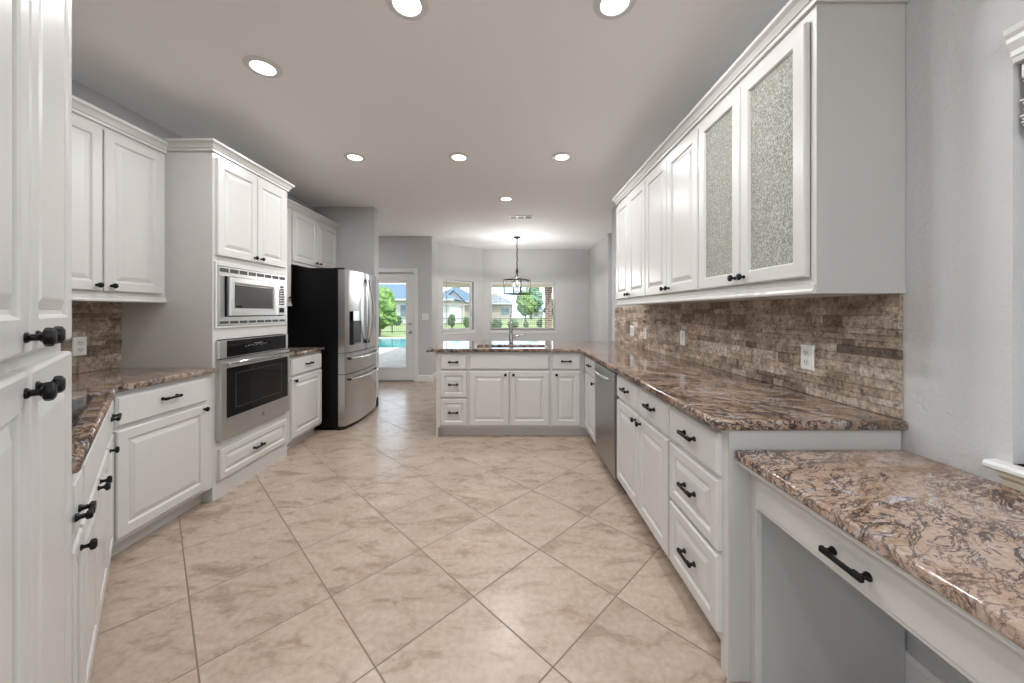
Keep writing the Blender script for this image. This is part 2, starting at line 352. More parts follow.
    def build(s, name, mat, parent=None, smooth=False, loc=None):
        bmesh.ops.recalc_face_normals(s.bm, faces=s.bm.faces)
        me = bpy.data.meshes.new(name); s.bm.to_mesh(me); s.bm.free()
        mats = mat if isinstance(mat, (list, tuple)) else [mat]
        for q in mats: me.materials.append(M[q])
        if smooth:
            me.polygons.foreach_set('use_smooth', [True] * len(me.polygons))
            try: me.set_sharp_from_angle(angle=R(38))
            except Exception: pass
        o = bpy.data.objects.new(name, me); COL.objects.link(o)
        if parent: o.parent = parent
        if loc: o.location = loc
        return o

def tag(o, label, cat, group=None, kind=None):
    o['label'] = label; o['category'] = cat
    if group: o['group'] = group
    if kind: o['kind'] = kind
    return o
def thing(name, label, cat, loc=(0, 0, 0), rz=0.0, group=None):
    o = bpy.data.objects.new(name, None); COL.objects.link(o); o.empty_display_size = .1
    o.location = loc; o.rotation_euler = (0, 0, rz)
    return tag(o, label, cat, group)
def struct(o): o['kind'] = 'structure'; return o

def slab(name, outer, holes, z0, z1, bev, mat, parent=None):
    """flat slab with rounded edges from a filled 2D curve"""
    cu = bpy.data.curves.new(name, 'CURVE'); cu.dimensions = '2D'; cu.fill_mode = 'BOTH'
    for ring in [outer] + holes:
        sp = cu.splines.new('POLY'); sp.points.add(len(ring) - 1); sp.use_cyclic_u = True
        for i, (x, y) in enumerate(ring): sp.points[i].co = (x, y, 0, 1)
    cu.extrude = (z1 - z0) / 2 - bev; cu.bevel_depth = bev; cu.bevel_resolution = 3; cu.offset = -bev
    t = bpy.data.objects.new(name, cu); COL.objects.link(t)
    dg = bpy.context.evaluated_depsgraph_get(); dg.update()
    me = bpy.data.meshes.new_from_object(t.evaluated_get(dg)); COL.objects.unlink(t); bpy.data.objects.remove(t)
    me.transform(Matrix.Translation((0, 0, (z0 + z1) / 2)))
    me.materials.clear(); me.materials.append(M[mat])
    o = bpy.data.objects.new(name, me); COL.objects.link(o)
    if parent: o.parent = parent
    return o
def round_corner(pts, idx, r, n=6):
    out = []
    k = len(pts)
    for i, p in enumerate(pts):
        if i not in idx: out.append(p); continue
        P = Vector(p); a = (Vector(pts[i - 1]) - P).normalized(); b_ = (Vector(pts[(i + 1) % k]) - P).normalized()
        for j in range(n + 1):
            t = j / n; q = (P + a * r) * (1 - t) ** 2 + P * 2 * t * (1 - t) + (P + b_ * r) * t ** 2
            out.append((q.x, q.y))
    return out

# ------------------------------------------------------------------ hardware, doors, drawers (local: front faces -y)
T = 0.021
def knob(parent, x, z, y=-T):
    k = MB().lathe([(.0085, 0), (.0085, -.003), (.0055, -.006), (.0055, -.014), (.009, -.017), (.0145, -.019), (.0155, -.023), (.0145, -.028), (.010, -.031)], 'y', 8, (x, y, z)).build('knob', 'black_metal', parent, True)
    return k
def pull(parent, x, z, y=-T, L=.110, vertical=False, name='handle'):
    mb = MB(); h = L / 2
    for s_ in (-1, 1):
        mb.lathe([(.0105, 0), (.0105, -.003), (.0065, -.009), (.006, -.020)], 'y', 12, (x + s_ * (h - .012), y, z))
        mb.box(x + s_ * (h - .014) - .014, x + s_ * (h - .014) + .014, y - .031, y - .018, z - .0085, z + .0085, .003)
    mb.box(x - h + .02, x + h - .02, y - .0325, y - .0225, z - .0062, z + .0062, .002)
    return mb.build(name, 'black_metal', parent, True)
def raised(parent, x0, x1, z0, z1, fw=.056, name='door', mat='cabinet_paint'):
    prof = [(0, 0), (0, -T + .006), (.002, -T + .0025), (.006, -T), (fw - .004, -T), (fw, -T + .003), (fw + .004, -T + .0085), (fw + .012, -T + .0095), (fw + .014, -T + .008), (fw + .034, -T + .0015), (fw + .038, -T + .001)]
    return MB().rings(x0, x1, z0, z1, prof).build(name, mat, parent)
def slab_front(parent, x0, x1, z0, z1, name='drawer', mat='cabinet_paint'):
    return MB().rings(x0, x1, z0, z1, [(0, 0), (0, -T + .011), (.004, -T + .006), (.007, -T + .004), (.010, -T), (.012, -T)]).build(name, mat, parent)
def carcass(parent, w, d, h, toe=.10, kick=.075, z0=0.0, openfront=False, topopen=False, mat='cabinet_paint', name='body'):
    """box of panels with a recessed toe space; front plane at y=0"""
    t = .018; mb = MB()
    side = [(.0205, z0 + toe), (.0205, z0 + h), (d, z0 + h), (d, z0)] + ([(kick, z0), (kick, z0 + toe)] if toe > 0 else [(.0205, z0)])
    if toe <= 0: side = [(.0205, z0), (.0205, z0 + h), (d, z0 + h), (d, z0)]
    mb.prism_x(side, 0, t); mb.prism_x(side, w - t, w)
    mb.box(t, w - t, d - .012, d, z0 + toe, z0 + h); mb.box(t, w - t, .0205, d - .012, z0 + toe, z0 + toe + t)
    if toe > 0: mb.box(t, w - t, kick, kick + .012, z0, z0 + toe)
    if not topopen: mb.box(t, w - t, .0205, d - .012, z0 + h - t, z0 + h)
    return mb.build(name, mat, parent)
def face_frame(parent, w, z0, z1, openings=(), name='face_frame'):
    """front board 20 mm thick, with openings [(x0,x1,z0,z1)] stacked left to right"""
    mb = MB()
    if not openings: mb.box(0, w, 0, .02, z0, z1)
    else:
        xs = sorted({0, w} | {o[0] for o in openings} | {o[1] for o in openings}); zs = sorted({z0, z1} | {o[2] for o in openings} | {o[3] for o in openings})
        for a, b_ in zip(xs, xs[1:]):
            run = None
            for c_, d_ in zip(zs, zs[1:]):
                mx_, mz_ = (a + b_) / 2, (c_ + d_) / 2
                hole = any(o[0] < mx_ < o[1] and o[2] < mz_ < o[3] for o in openings)
                if not hole: mb.box(a, b_, 0, .02, c_, d_)
    return mb.build(name, 'cabinet_paint', parent)
CROWN = [(0, 0), (.012, 0), (.012, .016), (.018, .019), (.022, .028), (.031, .042), (.041, .050), (.045, .054), (.045, .068), (0, .068)]
def crown(parent, path, z, name='crown_moulding', prof=CROWN, mat='cabinet_paint'):
    return MB().sweep(path, [(o, z + h) for o, h in prof]).build(name, mat, parent)
def drawer3(parent, x0, x1, tiers):
    for i, (a, b_) in enumerate(tiers):
        f = slab_front(parent, x0, x1, a, b_) if i == 0 else raised(parent, x0, x1, a, b_, .045, 'drawer')
        pull(f, (x0 + x1) / 2, (a + b_) / 2 + (.0 if i == 0 else 0.0), L=.105)

FACE_N, FACE_W, FACE_E = 0.0, -PI / 2, PI / 2      # front looks to the camera, to -X, to +X
CH = 0.878     # base cabinet height
CT = 0.914     # counter top
DZ0, DZ1, DR0, DR1 = .125, .680, .700, .855

# ------------------------------------------------------------------ room shell
CEIL = 2.70
def wall(name, pts, z0=0.0, z1=CEIL, th=.12, holes=(), mat='wall_paint'):
    """wall between two plan points; thickness to the left of a->b; holes [(t0,t1,z0,z1)] along it"""
    a, b_ = Vector(pts[0]), Vector(pts[1]); L = (b_ - a).length; ang = math.atan2((b_ - a).y, (b_ - a).x)
    mb = MB(); ts = sorted({0, L} | {h[0] for h in holes} | {h[1] for h in holes}); zs = sorted({z0, z1} | {h[2] for h in holes} | {h[3] for h in holes})
    for t0, t1 in zip(ts, ts[1:]):
        for q0, q1 in zip(zs, zs[1:]):
            if any(h[0] < (t0 + t1) / 2 < h[1] and h[2] < (q0 + q1) / 2 < h[3] for h in holes): continue
            mb.box(t0, t1, 0, th, q0, q1)
    o = mb.build(name, mat); o.location = (a.x, a.y, 0); o.rotation_euler = (0, 0, ang)
    return struct(o)
# floor & ceiling
struct(MB().prism([(-4.2, -5.2), (4.0, -5.2), (4.0, 8.2), (-4.2, 8.2)], -.06, 0).build('floor', 'floor_tile'))
struct(MB().prism([(-4.6, -5.6), (4.4, -5.6), (4.4, 8.6), (-4.6, 8.6)], CEIL, CEIL + .15).build('ceiling', 'ceiling_paint'))
# walls seen from inside; thickness runs away from the room
XL, XR = -2.66, 1.37
wall('wall_left', ((XL, 1.56), (XL, 4.81)))
wall('wall_fridge', ((-1.84, 4.95), (XL - .12, 4.95)), th=-.0) if False else None
struct(MB().box(-4.2, -1.84, 4.81, 4.95, 0, CEIL, .0).build('wall_behind_fridge', 'wall_paint'))
wall('wall_cooktop', ((-.90, -.20), (XL, 1.56)))
wall('wall_family_room', ((-4.2, -.20), (-.90, -.20)), th=.12)
wall('wall_family_side', ((-4.2, -5.0), (-4.2, -.20)))
wall('wall_back', ((XR, -5.0), (-4.2, -5.0)), th=.15, holes=[(.35, 2.65, .08, 2.35), (2.85, 5.15, .08, 2.35)])
WY0, WY1, WZ0, WZ1 = -.35, .978, .875, 1.965
wall('wall_right', ((XR, 4.88), (XR, -5.0)), th=.14, holes=[(4.88 - WY1, 4.88 - WY0, WZ0, WZ1), (5.7, 8.9, .08, 2.35)])
wall('wall_side_passage', ((1.51, 4.88), (3.6, 4.88)), th=-.12)
wall('wall_passage_end', ((3.6, 6.40), (3.6, 4.88)))
struct(MB().box(1.73, 3.6, 6.40, 6.52, 0, CEIL).build('wall_nook_return', 'wall_paint'))
wall('wall_nook_side', ((1.75, 8.05), (1.75, 6.52)))
wall('wall_nook_window', ((-.65, 8.05), (1.75, 8.05)), holes=[(.65 - .483, .65 + .98, .89, 1.965)])
A0 = (-1.49, 7.21); LB = math.hypot(.84, .84)
wall('wall_nook_angled', (A0, (-.65, 8.05)), holes=[(.096 * 1.414, .661 * 1.414, .905, 1.955)])
wall('wall_nook_jog', ((-1.48, 6.76), A0))
DX0, DX1 = -2.63, -1.816
wall('wall_patio_door', ((-4.2, 6.645), (-1.48, 6.645)), holes=[(4.2 + DX0 - .012, 4.2 + DX1 + .012, 0, 2.03)])
wall('wall_passage_left', ((-4.2, 4.95), (-4.2, 6.645)))
# baseboards
BB = [(0, 0), (.014, 0), (.014, .10), (.008, .118), (0, .12)]
def baseboard(name, path): return struct(MB().sweep(path, BB).build(name, 'trim_paint'))
baseboard('baseboard_patio_door', [(-1.48, 7.2), (-1.48, 6.645), (-1.735, 6.645)][::-1])
baseboard('baseboard_nook_window', [A0, (-.65, 8.05), (1.75, 8.05)])
baseboard('baseboard_nook_side', [(1.75, 8.05), (1.75, 6.40)])
baseboard('baseboard_left', [(-1.84, 4.81), (-1.84, 4.95), (-4.2, 4.95)][::-1])
baseboard('baseboard_right', [(XR, 1.24), (XR, -.80)])

# patio door
d = thing('door_1', 'white patio door with one tall glass pane', 'door', (DX0, 6.645, 0)); d['kind'] = 'structure'; del d['category']; del d['label']
DW = DX1 - DX0
mb = MB()
for a in ((0, .14, 0, 1.835), (DW - .14, DW, 0, 1.835), (.14, DW - .14, 0, .25), (0, DW, 1.835, 2.029)): mb.box(a[0], a[1], .03, .075, a[2], a[3])
mb.build('door_panel', 'trim_paint', d)
MB().box(.135, DW - .135, .050, .056, .245, 1.84).build('glass_pane', 'window_glass', d)
mb = MB()
for a in ((.125, .15, .235, 1.85), (DW - .15, DW - .125, .235, 1.85), (.15, DW - .15, .235, .26), (.15, DW - .15, 1.825, 1.85)): mb.box(a[0], a[1], .022, .032, a[2], a[3])
mb.build('glass_frame', 'trim_paint', d)
for zz, r_ in ((.915, .030), (1.075, .024)):
    MB().lathe([(r_, .03), (r_, .022), (r_ * .5, .018), (r_ * .5, .0), (r_ * .8, -.012), (r_ * .8, -.03), (r_ * .4, -.035)], 'y', 16, (DW - .065, 0, zz)).build('door_knob' if zz < 1 else 'deadbolt', 'logo_grey', d, True)
mb = MB(); cw = .075
for a in ((-cw - .01, -.01, 0, 2.10), (DW + .01, DW + .01 + cw, 0, 2.10), (-.01, DW + .01, 2.025, 2.10)): mb.box(a[0], a[1], -.018, 0, a[2], a[3], .004)
mb.build('casing', 'trim_paint', d)
MB().box(0, DW, .0, .10, 0, .02).build('threshold', 'logo_grey', d)

# nook windows
def window(name, a, ang, w, z0, z1, th=.12, midrail=None, blinds=False):
    h = z1 - z0
    d = bpy.data.objects.new(name, None); COL.objects.link(d); d.location = (a[0], a[1], z0); d.rotation_euler = (0, 0, ang); struct(d)
    mb = MB(); f = .035
    for q in ((0, f, 0, h), (w - f, w, 0, h), (f, w - f, 0, f), (f, w - f, h - f, h)): mb.box(q[0], q[1], th - .05, th, q[2], q[3])
    if midrail: mb.box(f, w - f, th - .045, th - .01, midrail - z0 - .018, midrail - z0 + .018)
    mb.build('window_frame', 'trim_paint', d)
    MB().box(f, w - f, th - .030, th - .025, f, h - f).build('glass_pane', 'window_glass', d)
    mb = MB(); mb.box(-.03, w + .03, -.03, th - .05, -.022, 0, .004); mb.box(-.02, w + .02, -.014, 0, -.07, -.022)
    mb.build('window_sill', 'trim_paint', d)
    return d
nw = 1.463
window('window_1', (A0[0] + .096, A0[1] + .096), PI / 4, (.661 - .096) * 1.414, .905, 1.955, midrail=1.455)
window('window_2', (-.483, 8.05), 0, nw, .89, 1.965)
def open_blind(loc, w, n_, pitch, label):
    b_ = thing('window_blind', label, 'blind', loc)
    MB().box(.01, w - .01, .01, .055, -.04, 0, .004).build('headrail', 'trim_paint', b_)
    mb = MB()
    for i in range(n_):
        z = -.06 - pitch * i; mb.box(.012, w - .012, .008, .056, z - .0013, z + .0013)
    mb.build('slats', 'trim_paint', b_)
    for x in (.18, w / 2, w - .18):
        mb = MB(); mb.tube([(x, .008, -.04), (x, .008, -.06 - pitch * n_), (x, .054, -.06 - pitch * n_), (x, .054, -.04)], .0012, 5)
        mb.build('ladder_cord', 'trim_paint', b_)
    MB().box(.012, w - .012, .008, .056, -.075 - pitch * n_, -.055 - pitch * n_, .003).build('bottom_rail', 'trim_paint', b_)
    return b_
open_blind((-.483, 8.05, 1.96), nw, 20, .0485, 'white horizontal slat blind lowered open over the wide nook window')
MB()
w_ = thing('blind_wand', 'thin grey blind cord hanging inside the narrow angled nook window', 'cord', (A0[0] + .155, A0[1] + .145, 1.94))
MB().tube([(0, 0, 0), (.002, 0, -.35), (0, 0, -.92)], .006, 6).build('cord', 'logo_grey', w_)
MB().lathe([(.006, -.95), (.011, -.945), (.011, -.92), (.004, -.91)], 'z', 8).build('tassel', 'logo_grey', w_)

# window over the desk (right wall)
wd = bpy.data.objects.new('window_3', None); COL.objects.link(wd); wd.location = (XR, WY1, WZ0); wd.rotation_euler = (0, 0, -PI / 2); struct(wd)
ww, wh_ = WY1 - WY0, WZ1 - WZ0
mb = MB(); f = .04
for q in ((0, f, 0, wh_), (ww - f, ww, 0, wh_), (f, ww - f, 0, f), (f, ww - f, wh_ - f, wh_), (f, ww - f, wh_ / 2 - .02, wh_ / 2 + .02)): mb.box(q[0], q[1], .09, .13, q[2], q[3])
mb.build('window_frame', 'trim_paint', wd)
MB().box(f, ww - f, .108, .113, f, wh_ - f).build('glass_pane', 'window_glass', wd)
MB().sweep([(-.05, .0), (-.05, -.0), (ww + .05, 0)], [(0, wh_ - .005), (.010, wh_ - .005), (.012, wh_ + .010), (.022, wh_ + .016), (.026, wh_ + .034), (.040, wh_ + .046), (.046, wh_ + .070), (.058, wh_ + .078), (.058, wh_ + .092), (0, wh_ + .092)]) if False else None
hd = MB()
hp = [(0, wh_), (-.008, wh_), (-.011, wh_ + .012), (-.015, wh_ + .016), (-.015, wh_ + .030), (-.021, wh_ + .040), (-.027, wh_ + .050), (-.027, wh_ + .062), (-.034, wh_ + .072), (-.037, wh_ + .086), (0, wh_ + .086)]
hd.prism_x(hp, .006, ww - .006).build('head_moulding', 'trim_paint', wd)
sl = MB(); sl.prism_x([(.10, 0), (.10, -.022), (-.034, -.022), (-.040, -.016), (-.040, -.008), (-.034, 0)], -.034, ww + .034)
sl.build('window_sill', 'trim_paint', wd)
MB().prism_x([(0, -.022), (-.030, -.022), (-.027, -.034), (-.017, -.045), (-.012, -.070), (0, -.070)], -.010, ww + .010).build('sill_apron', 'drain_paint', wd)
bl = thing('raised_blind', 'white slat blind pulled up into a stack under the desk window head', 'blind', (XR, WY1, WZ1), -PI / 2)
mb = MB(); mb.box(.008, ww - .008, .008, .06, -.045, -.004, .004); mb.build('headrail', 'trim_paint', bl)
mb = MB()
random.seed(5)
for i in range(15):
    z = -.052 - i * .0085; j = random.uniform(-.004, .004)
    mb.box(.012 + j, ww - .012 + j, .008 + j * .6, .058 + j, z - .003, z + .002, .001)
mb.build('slats', 'trim_paint', bl)
MB().box(.012, ww - .012, .010, .056, -.196, -.180, .003).build('bottom_rail', 'trim_paint', bl)
# unseen windows added behind the camera to let daylight in
for i, (nm, a, ang, w, h) in enumerate((('added_window_4', (XR - .35, -5.0), PI, 2.3, 2.0), ('added_window_5', (XR - 2.85, -5.0), PI, 2.3, 2.0))):
    window(nm, a, ang, w, .08, 2.35, th=.15)
window('added_window_6', (XR, 4.88 - 5.7), -PI / 2, 3.2, .08, 2.35, th=.14)  # added out of view, sized large to throw light up at the ceiling
struct(MB().prism_x([(-.60, 2.62), (-1.6, 2.62), (-1.6, 2.50)] * 0 or [(-.62, 2.50), (1.6, 2.50), (1.6, 2.58), (-.62, 2.58)], 1.52, 2.45).build('added_sun_block', 'soffit'))  # unseen overhang added to keep direct sun off the desk

# ------------------------------------------------------------------ ceiling lamps and vent
def can(x, y, label, on=True, grp='recessed ceiling lamps'):
    t = thing('recessed_light', label, 'ceiling light', (x, y, CEIL), 0, grp)
    MB().lathe([(.060, -.001), (.064, -.009), (.090, -.006), (.096, -.0005)], 'z', 40, caps=False).build('trim_ring', 'trim_paint', t, True)
    MB().lathe([(.0600, -.0045), (.0600, -.0015)], 'z', 40).build('lens', 'lamp_lens' if on else 'lamp_lens_dim', t)
    if on:
        ld = bpy.data.lights.new('recessed_lamp', 'AREA'); ld.shape = 'DISK'; ld.size = .13; ld.energy = CAN_W; ld.color = (0.985, 0.99, 1.0)
        lo = bpy.data.objects.new('recessed_lamp', ld); COL.objects.link(lo); lo.parent = t; lo.location = (0, 0, -.012)
can(-1.43, 2.06, 'lit round recessed ceiling light above the wall oven side of the kitchen')
can(-.477, 1.634, 'lit round recessed ceiling light cut by the top edge, nearer the oven side')
can(.47, 1.63, 'lit round recessed ceiling light cut by the top edge, nearer the glass cabinets')
can(-1.424, 3.257, 'lit round recessed ceiling light closest to the refrigerator')
can(-.478, 3.257, 'lit round recessed ceiling light in the middle of the far row of three')
can(.459, 3.25, 'lit round recessed ceiling light at the right end of the far row of three')
can(-.068, 4.447, 'dimmer recessed ceiling light alone in front of the air vent', on=True)
for x, y in ((-.9, 7.4),): pass
for i, (x, y) in enumerate(((-.2, -.6), (.7, -.6), (-3.0, -1.8), (-1.4, -1.8), (.3, -1.8), (-3.0, -3.6), (-1.4, -3.6), (.3, -3.6))):  # lamps out of view, added to light the kitchen from behind
    can(x, y, 'unseen recessed ceiling light added behind the camera to light the kitchen')
can(-3.2, 5.75, 'unseen recessed ceiling light added to brighten the patio door wall')  # hidden lamp added because the door wall came out too dark
can(2.6, 5.6, 'unseen recessed ceiling light added to brighten the passage beside the breakfast nook')  # hidden lamp added to lift the light around the nook
v = thing('ceiling_vent', 'white rectangular ceiling air vent with dark louvre gaps', 'vent', (.14, 5.31, CEIL))
mb = MB()
for q in ((-.17, .17, -.085, -.062), (-.17, .17, .062, .085), (-.17, -.148, -.062, .062), (.148, .17, -.062, .062)): mb.box(q[0], q[1], q[2], q[3], -.010, 0)
mb.build('frame', 'trim_paint', v)
MB().box(-.148, .148, -.062, .062, -.002, 0).build('backing', 'slot_dark', v)
mb = MB()
for i in range(3):
    y = -.03 + i * .03; mb.box(-.148, .148, y - .002, y + .002, -.005, -.002)
for x in (-.055, .055): mb.box(x - .012, x + .012, -.062, .062, -.010, -.002)
mb.build('louvres', 'trim_paint', v)

# pendant lamp
p = thing('pendant_lantern', 'black open frame lantern hanging on a chain before the wide nook window', 'pendant light', (.105, 6.73, CEIL))
MB().lathe([(.065, 0), (.065, -.012), (.05, -.022), (.018, -.030), (.010, -.045)], 'z', 24).build('ceiling_canopy', 'black_matte', p, True)
mb = MB(); z = -.045; i = 0
while z > -.60:
    a = (i % 2) * PI / 2 + .3; r_ = .013
    mb.tube([(math.cos(a) * r_ * math.sin(t), math.sin(a) * r_ * math.sin(t), z - .024 + .024 * math.cos(t)) for t in [k * 2 * PI / 12 for k in range(13)]], .0032, 5)
    z -= .038; i += 1
mb.tube([(.012 * math.sin(k * 1.1), .012 * math.cos(k * .9), -.045 - k * .0285) for k in range(21)], .004, 5)
mb.build('chain', 'black_matte', p, True)
MB().lathe([(.010, -.60), (.022, -.615), (.026, -.66), (.018, -.70), (.010, -.72)], 'z', 16).build('hub', 'black_matte', p, True)
ztop, zbot, rad = -.81, -1.07, .25
corn = [(rad * math.cos(R(15 + 90 * k)), rad * math.sin(R(15 + 90 * k))) for k in range(4)]
mb = MB(); b_ = .0115
for k in range(4):
    q, s_ = corn[k], corn[(k + 1) % 4]
    for zz in (ztop, zbot): mb.tube([(q[0], q[1], zz), (s_[0], s_[1], zz)], b_, 4)
    mb.tube([(q[0], q[1], ztop + .008), (q[0], q[1], zbot - .008)], b_, 4)
mb.build('cage', 'black_matte', p)
mb = MB()
for q in corn:
    mb.tube([(.012 * q[0] / rad, .012 * q[1] / rad, -.70), (q[0] * .13, q[1] * .13, -.745), (q[0] * .38, q[1] * .38, -.785), (q[0] * .70, q[1] * .70, -.802), (q[0], q[1], ztop)], .006, 6)
mb.build('roof_arms', 'black_matte', p, True)
mb = MB(); mb.tube([(0, 0, -.72), (0, 0, -1.03)], .007, 8)
mb.lathe([(.02, -1.03), (.028, -1.02), (.012, -1.0)], 'z', 12)
for k in range(4):
    a = R(k * 90 + 40); mb.tube([(0, 0, -1.02), (.05 * math.cos(a), .05 * math.sin(a), -1.045), (.085 * math.cos(a), .085 * math.sin(a), -1.01), (.085 * math.cos(a), .085 * math.sin(a), -.94)], .006, 6)
mb.build('candle_arms', 'black_matte', p, True)
for k in range(4):
    a = R(k * 90 + 40)
    ld = bpy.data.lights.new('candle_lamp', 'POINT'); ld.energy = 8.5; ld.shadow_soft_size = .02; ld.color = (1.0, .975, .94)
    lo = bpy.data.objects.new('candle_lamp', ld); COL.objects.link(lo); lo.parent = p; lo.location = (.085 * math.cos(a), .085 * math.sin(a), -.842)
    MB().lathe([(.004, 0), (.014, .015), (.017, .035), (.010, .06), (.002, .085)], 'z', 12, (.085 * math.cos(a), .085 * math.sin(a), -.94)).build('bulb', 'lamp_lens_dim', p, True)

# ------------------------------------------------------------------ right run of base cabinets (front looks to -X)
XF = .76
def yloc(y): return (XF, y, 0)
# corner cabinet
c = thing('base_cabinet', 'narrow white base cabinet between the dishwasher and the inner corner of the counter', 'cabinet', yloc(3.665), FACE_W, 'base cabinets along the backsplash wall')
w = 3.665 - 3.155; carcass(c, w, .60, CH, topopen=True); face_frame(c, w, .10, CH)
f = slab_front(c, .055, w - .02, DR0, DR1); pull(f, .30, .785)
f = raised(c, .055, w - .02, DZ0, DZ1); knob(f, w - .055, .645)
# sink-side double cabinet
c = thing('base_cabinet', 'white base cabinet with two drawers over two doors next to the dishwasher', 'cabinet', yloc(2.53), FACE_W, 'base cabinets along the backsplash wall')
w = 2.53 - 1.69; carcass(c, w, .60, CH, topopen=True); face_frame(c, w, .10, CH)
for a, b_, kx in ((.012, .435, .40), (.445, w - .012, .48)):
    f = slab_front(c, a, b_, DR0, DR1); pull(f, (a + b_) / 2, .785)
    f = raised(c, a, b_, DZ0, DZ1); knob(f, kx, .648)
# three drawer stack
c = thing('drawer_cabinet', 'white three drawer base cabinet at the desk end of the long counter', 'cabinet', yloc(1.69), FACE_W)
w = 1.69 - 1.255; carcass(c, w, .60, CH, topopen=True); face_frame(c, w, .10, CH)
MB().box(w - .045, w, 0, .075, 0, .10).build('corner_post', 'cabinet_paint', c)
drawer3(c, .010, w - .036, [(DR0, DR1), (.428, .680), (.135, .408)])
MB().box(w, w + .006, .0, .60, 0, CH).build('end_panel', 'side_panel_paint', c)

# dishwasher
d = thing('dishwasher', 'stainless steel dishwasher built in under the granite counter', 'dishwasher', yloc(3.145), FACE_W)
w = 3.145 - 2.545
MB().box(.004, w - .004, .02, .57, .09, .86).build('tub', 'black_plastic', d)
mb = MB(); prof = [(-.022, .095), (-.026, .30), (-.028, .60), (-.027, .83), (-.020, .845), (.0, .845), (.018, .84), (.018, .095)]
mb.prism_x(prof, .006, w - .006); mb.build('door', 'steel_dark', d, True)
mb = MB(); mb.box(.004, w - .004, -.020, .05, .848, .866); mb.build('control_strip', 'black_plastic', d)
mb = MB(); xs = [.07 + i * (w - .14) / 12 for i in range(13)]
mb.tube([(x, -.045 - .022 * math.sin(PI * i / 12), .795) for i, x in enumerate(xs)], .011, 10)
for x in (.075, w - .075): mb.tube([(x, -.024, .795), (x, -.05, .795)], .010, 10)
mb.build('handle', 'steel_plain', d, True)
MB().box(.006, w - .006, .05, .065, .005, .085).build('toe_panel', 'black_plastic', d)

# ------------------------------------------------------------------ peninsula cabinets (front looks to the camera)
YP = 3.69
c = thing('drawer_cabinet', 'narrow white three drawer cabinet at the open end of the peninsula', 'cabinet', (-.775, YP, 0), 0, 'peninsula base cabinets')
w = .325; carcass(c, w, .60, CH, topopen=True); face_frame(c, w, .10, CH)
MB().box(0, .02, 0, .075, 0, .10).build('corner_post', 'cabinet_paint', c)
drawer3(c, .045, w - .010, [(DR0, DR1), (.415, .680), (.125, .398)])
c = thing('sink_cabinet', 'white sink base cabinet with false front and two doors in the peninsula', 'cabinet', (-.45, YP, 0), 0, 'peninsula base cabinets')
w = .855; carcass(c, w, .60, CH, topopen=True); face_frame(c, w, .10, CH)
slab_front(c, .018, w - .018, DR0, DR1, 'false_front')
f = raised(c, .018, .424, DZ0, DZ1); knob(f, .388, .648)
f = raised(c, .434, w - .018, DZ0, DZ1); knob(f, .470, .648)
c = thing('base_cabinet', 'white cabinet with one drawer and one door in the peninsula corner', 'cabinet', (.405, YP, 0), 0, 'peninsula base cabinets')
carcass(c, .93, .60, CH, topopen=True); face_frame(c, .352, .10, CH)
f = slab_front(c, .014, .300, DR0, DR1); pull(f, .155, .785)
f = raised(c, .014, .300, DZ0, DZ1); knob(f, .055, .648)
struct(MB().box(-.775, 1.37, 4.292, 4.40, 0, CH).build('wall_peninsula_back', 'wall_paint'))

# counter on the right + peninsula, with the sink opening
SX0, SX1, SY0, SY1 = -.385, .37, 3.80, 4.13
out = [(.705, 1.235), (1.368, 1.235), (1.368, 4.67), (-.87, 4.67), (-.87, 3.655), (.705, 3.655)]
out = round_corner(out, {0}, .045); out = out
hole = round_corner([(SX0, SY0), (SX1, SY0), (SX1, SY1), (SX0, SY1)], {0, 1, 2, 3}, .05)
k = slab('granite_countertop', out, [hole], CH, CT, .010, 'granite')
tag(k, 'long polished granite countertop running along the backsplash and over the peninsula', 'countertop')
s_ = thing('kitchen_sink', 'undermount steel sink set into the peninsula granite', 'sink', (0, 0, 0))
mb = MB(); zt, zb = CH - .0015, CH - .20; e = .012
for i, (dx, z) in enumerate(((0, 0),)): pass
vt = [(SX0 - e, SY0 - e), (SX1 + e, SY0 - e), (SX1 + e, SY1 + e), (SX0 - e, SY1 + e)]
mb.box(SX0 - e, SX1 + e, SY0 - e, SY0 - e + .004, zb, zt); mb.box(SX0 - e, SX1 + e, SY1 + e - .004, SY1 + e, zb, zt)
mb.box(SX0 - e, SX0 - e + .004, SY0 - e, SY1 + e, zb, zt); mb.box(SX1 + e - .004, SX1 + e, SY0 - e, SY1 + e, zb, zt)
mb.box(SX0 - e, SX1 + e, SY0 - e, SY1 + e, zb - .004, zb); mb.box(-.02, .0, SY0 - e, SY1 + e, zb, zt - .03)
mb.build('basin', 'steel_plain', s_)
for x in (-.2, .18): MB().lathe([(.045, zb), (.045, zb + .003), (.02, zb + .004)], 'z', 20, (x, 3.97, 0)).build('drain', 'chrome', s_, True)
fa = thing('kitchen_faucet', 'tall brushed steel pull down faucet with side lever behind the sink', 'faucet', (-.005, 4.21, CT))
MB().lathe([(.030, 0), (.030, .006), (.024, .010), (.022, .12), (.020, .15), (.013, .155), (.012, .20)], 'z', 20).build('base', 'chrome', fa, True)
pts = [(0, 0, .19), (0, 0, .26)] + [(0, -.07 + .07 * math.cos(a), .28 + .085 * math.sin(a)) for a in [k * PI / 10 for k in range(11)]]
MB().tube(pts, .0125, 12).build('spout', 'chrome', fa, True)
MB().lathe([(.013, .285), (.018, .27), (.020, .16), (.018, .145), (.012, .142)], 'z', 16, (0, -.14, 0)).build('spray_head', 'chrome', fa, True)
MB().tube([(.018, 0, .085), (.05, 0, .088), (.09, 0, .093), (.125, 0, .105)], [.014, .012, .009, .008], 10).build('lever', 'chrome', fa, True)

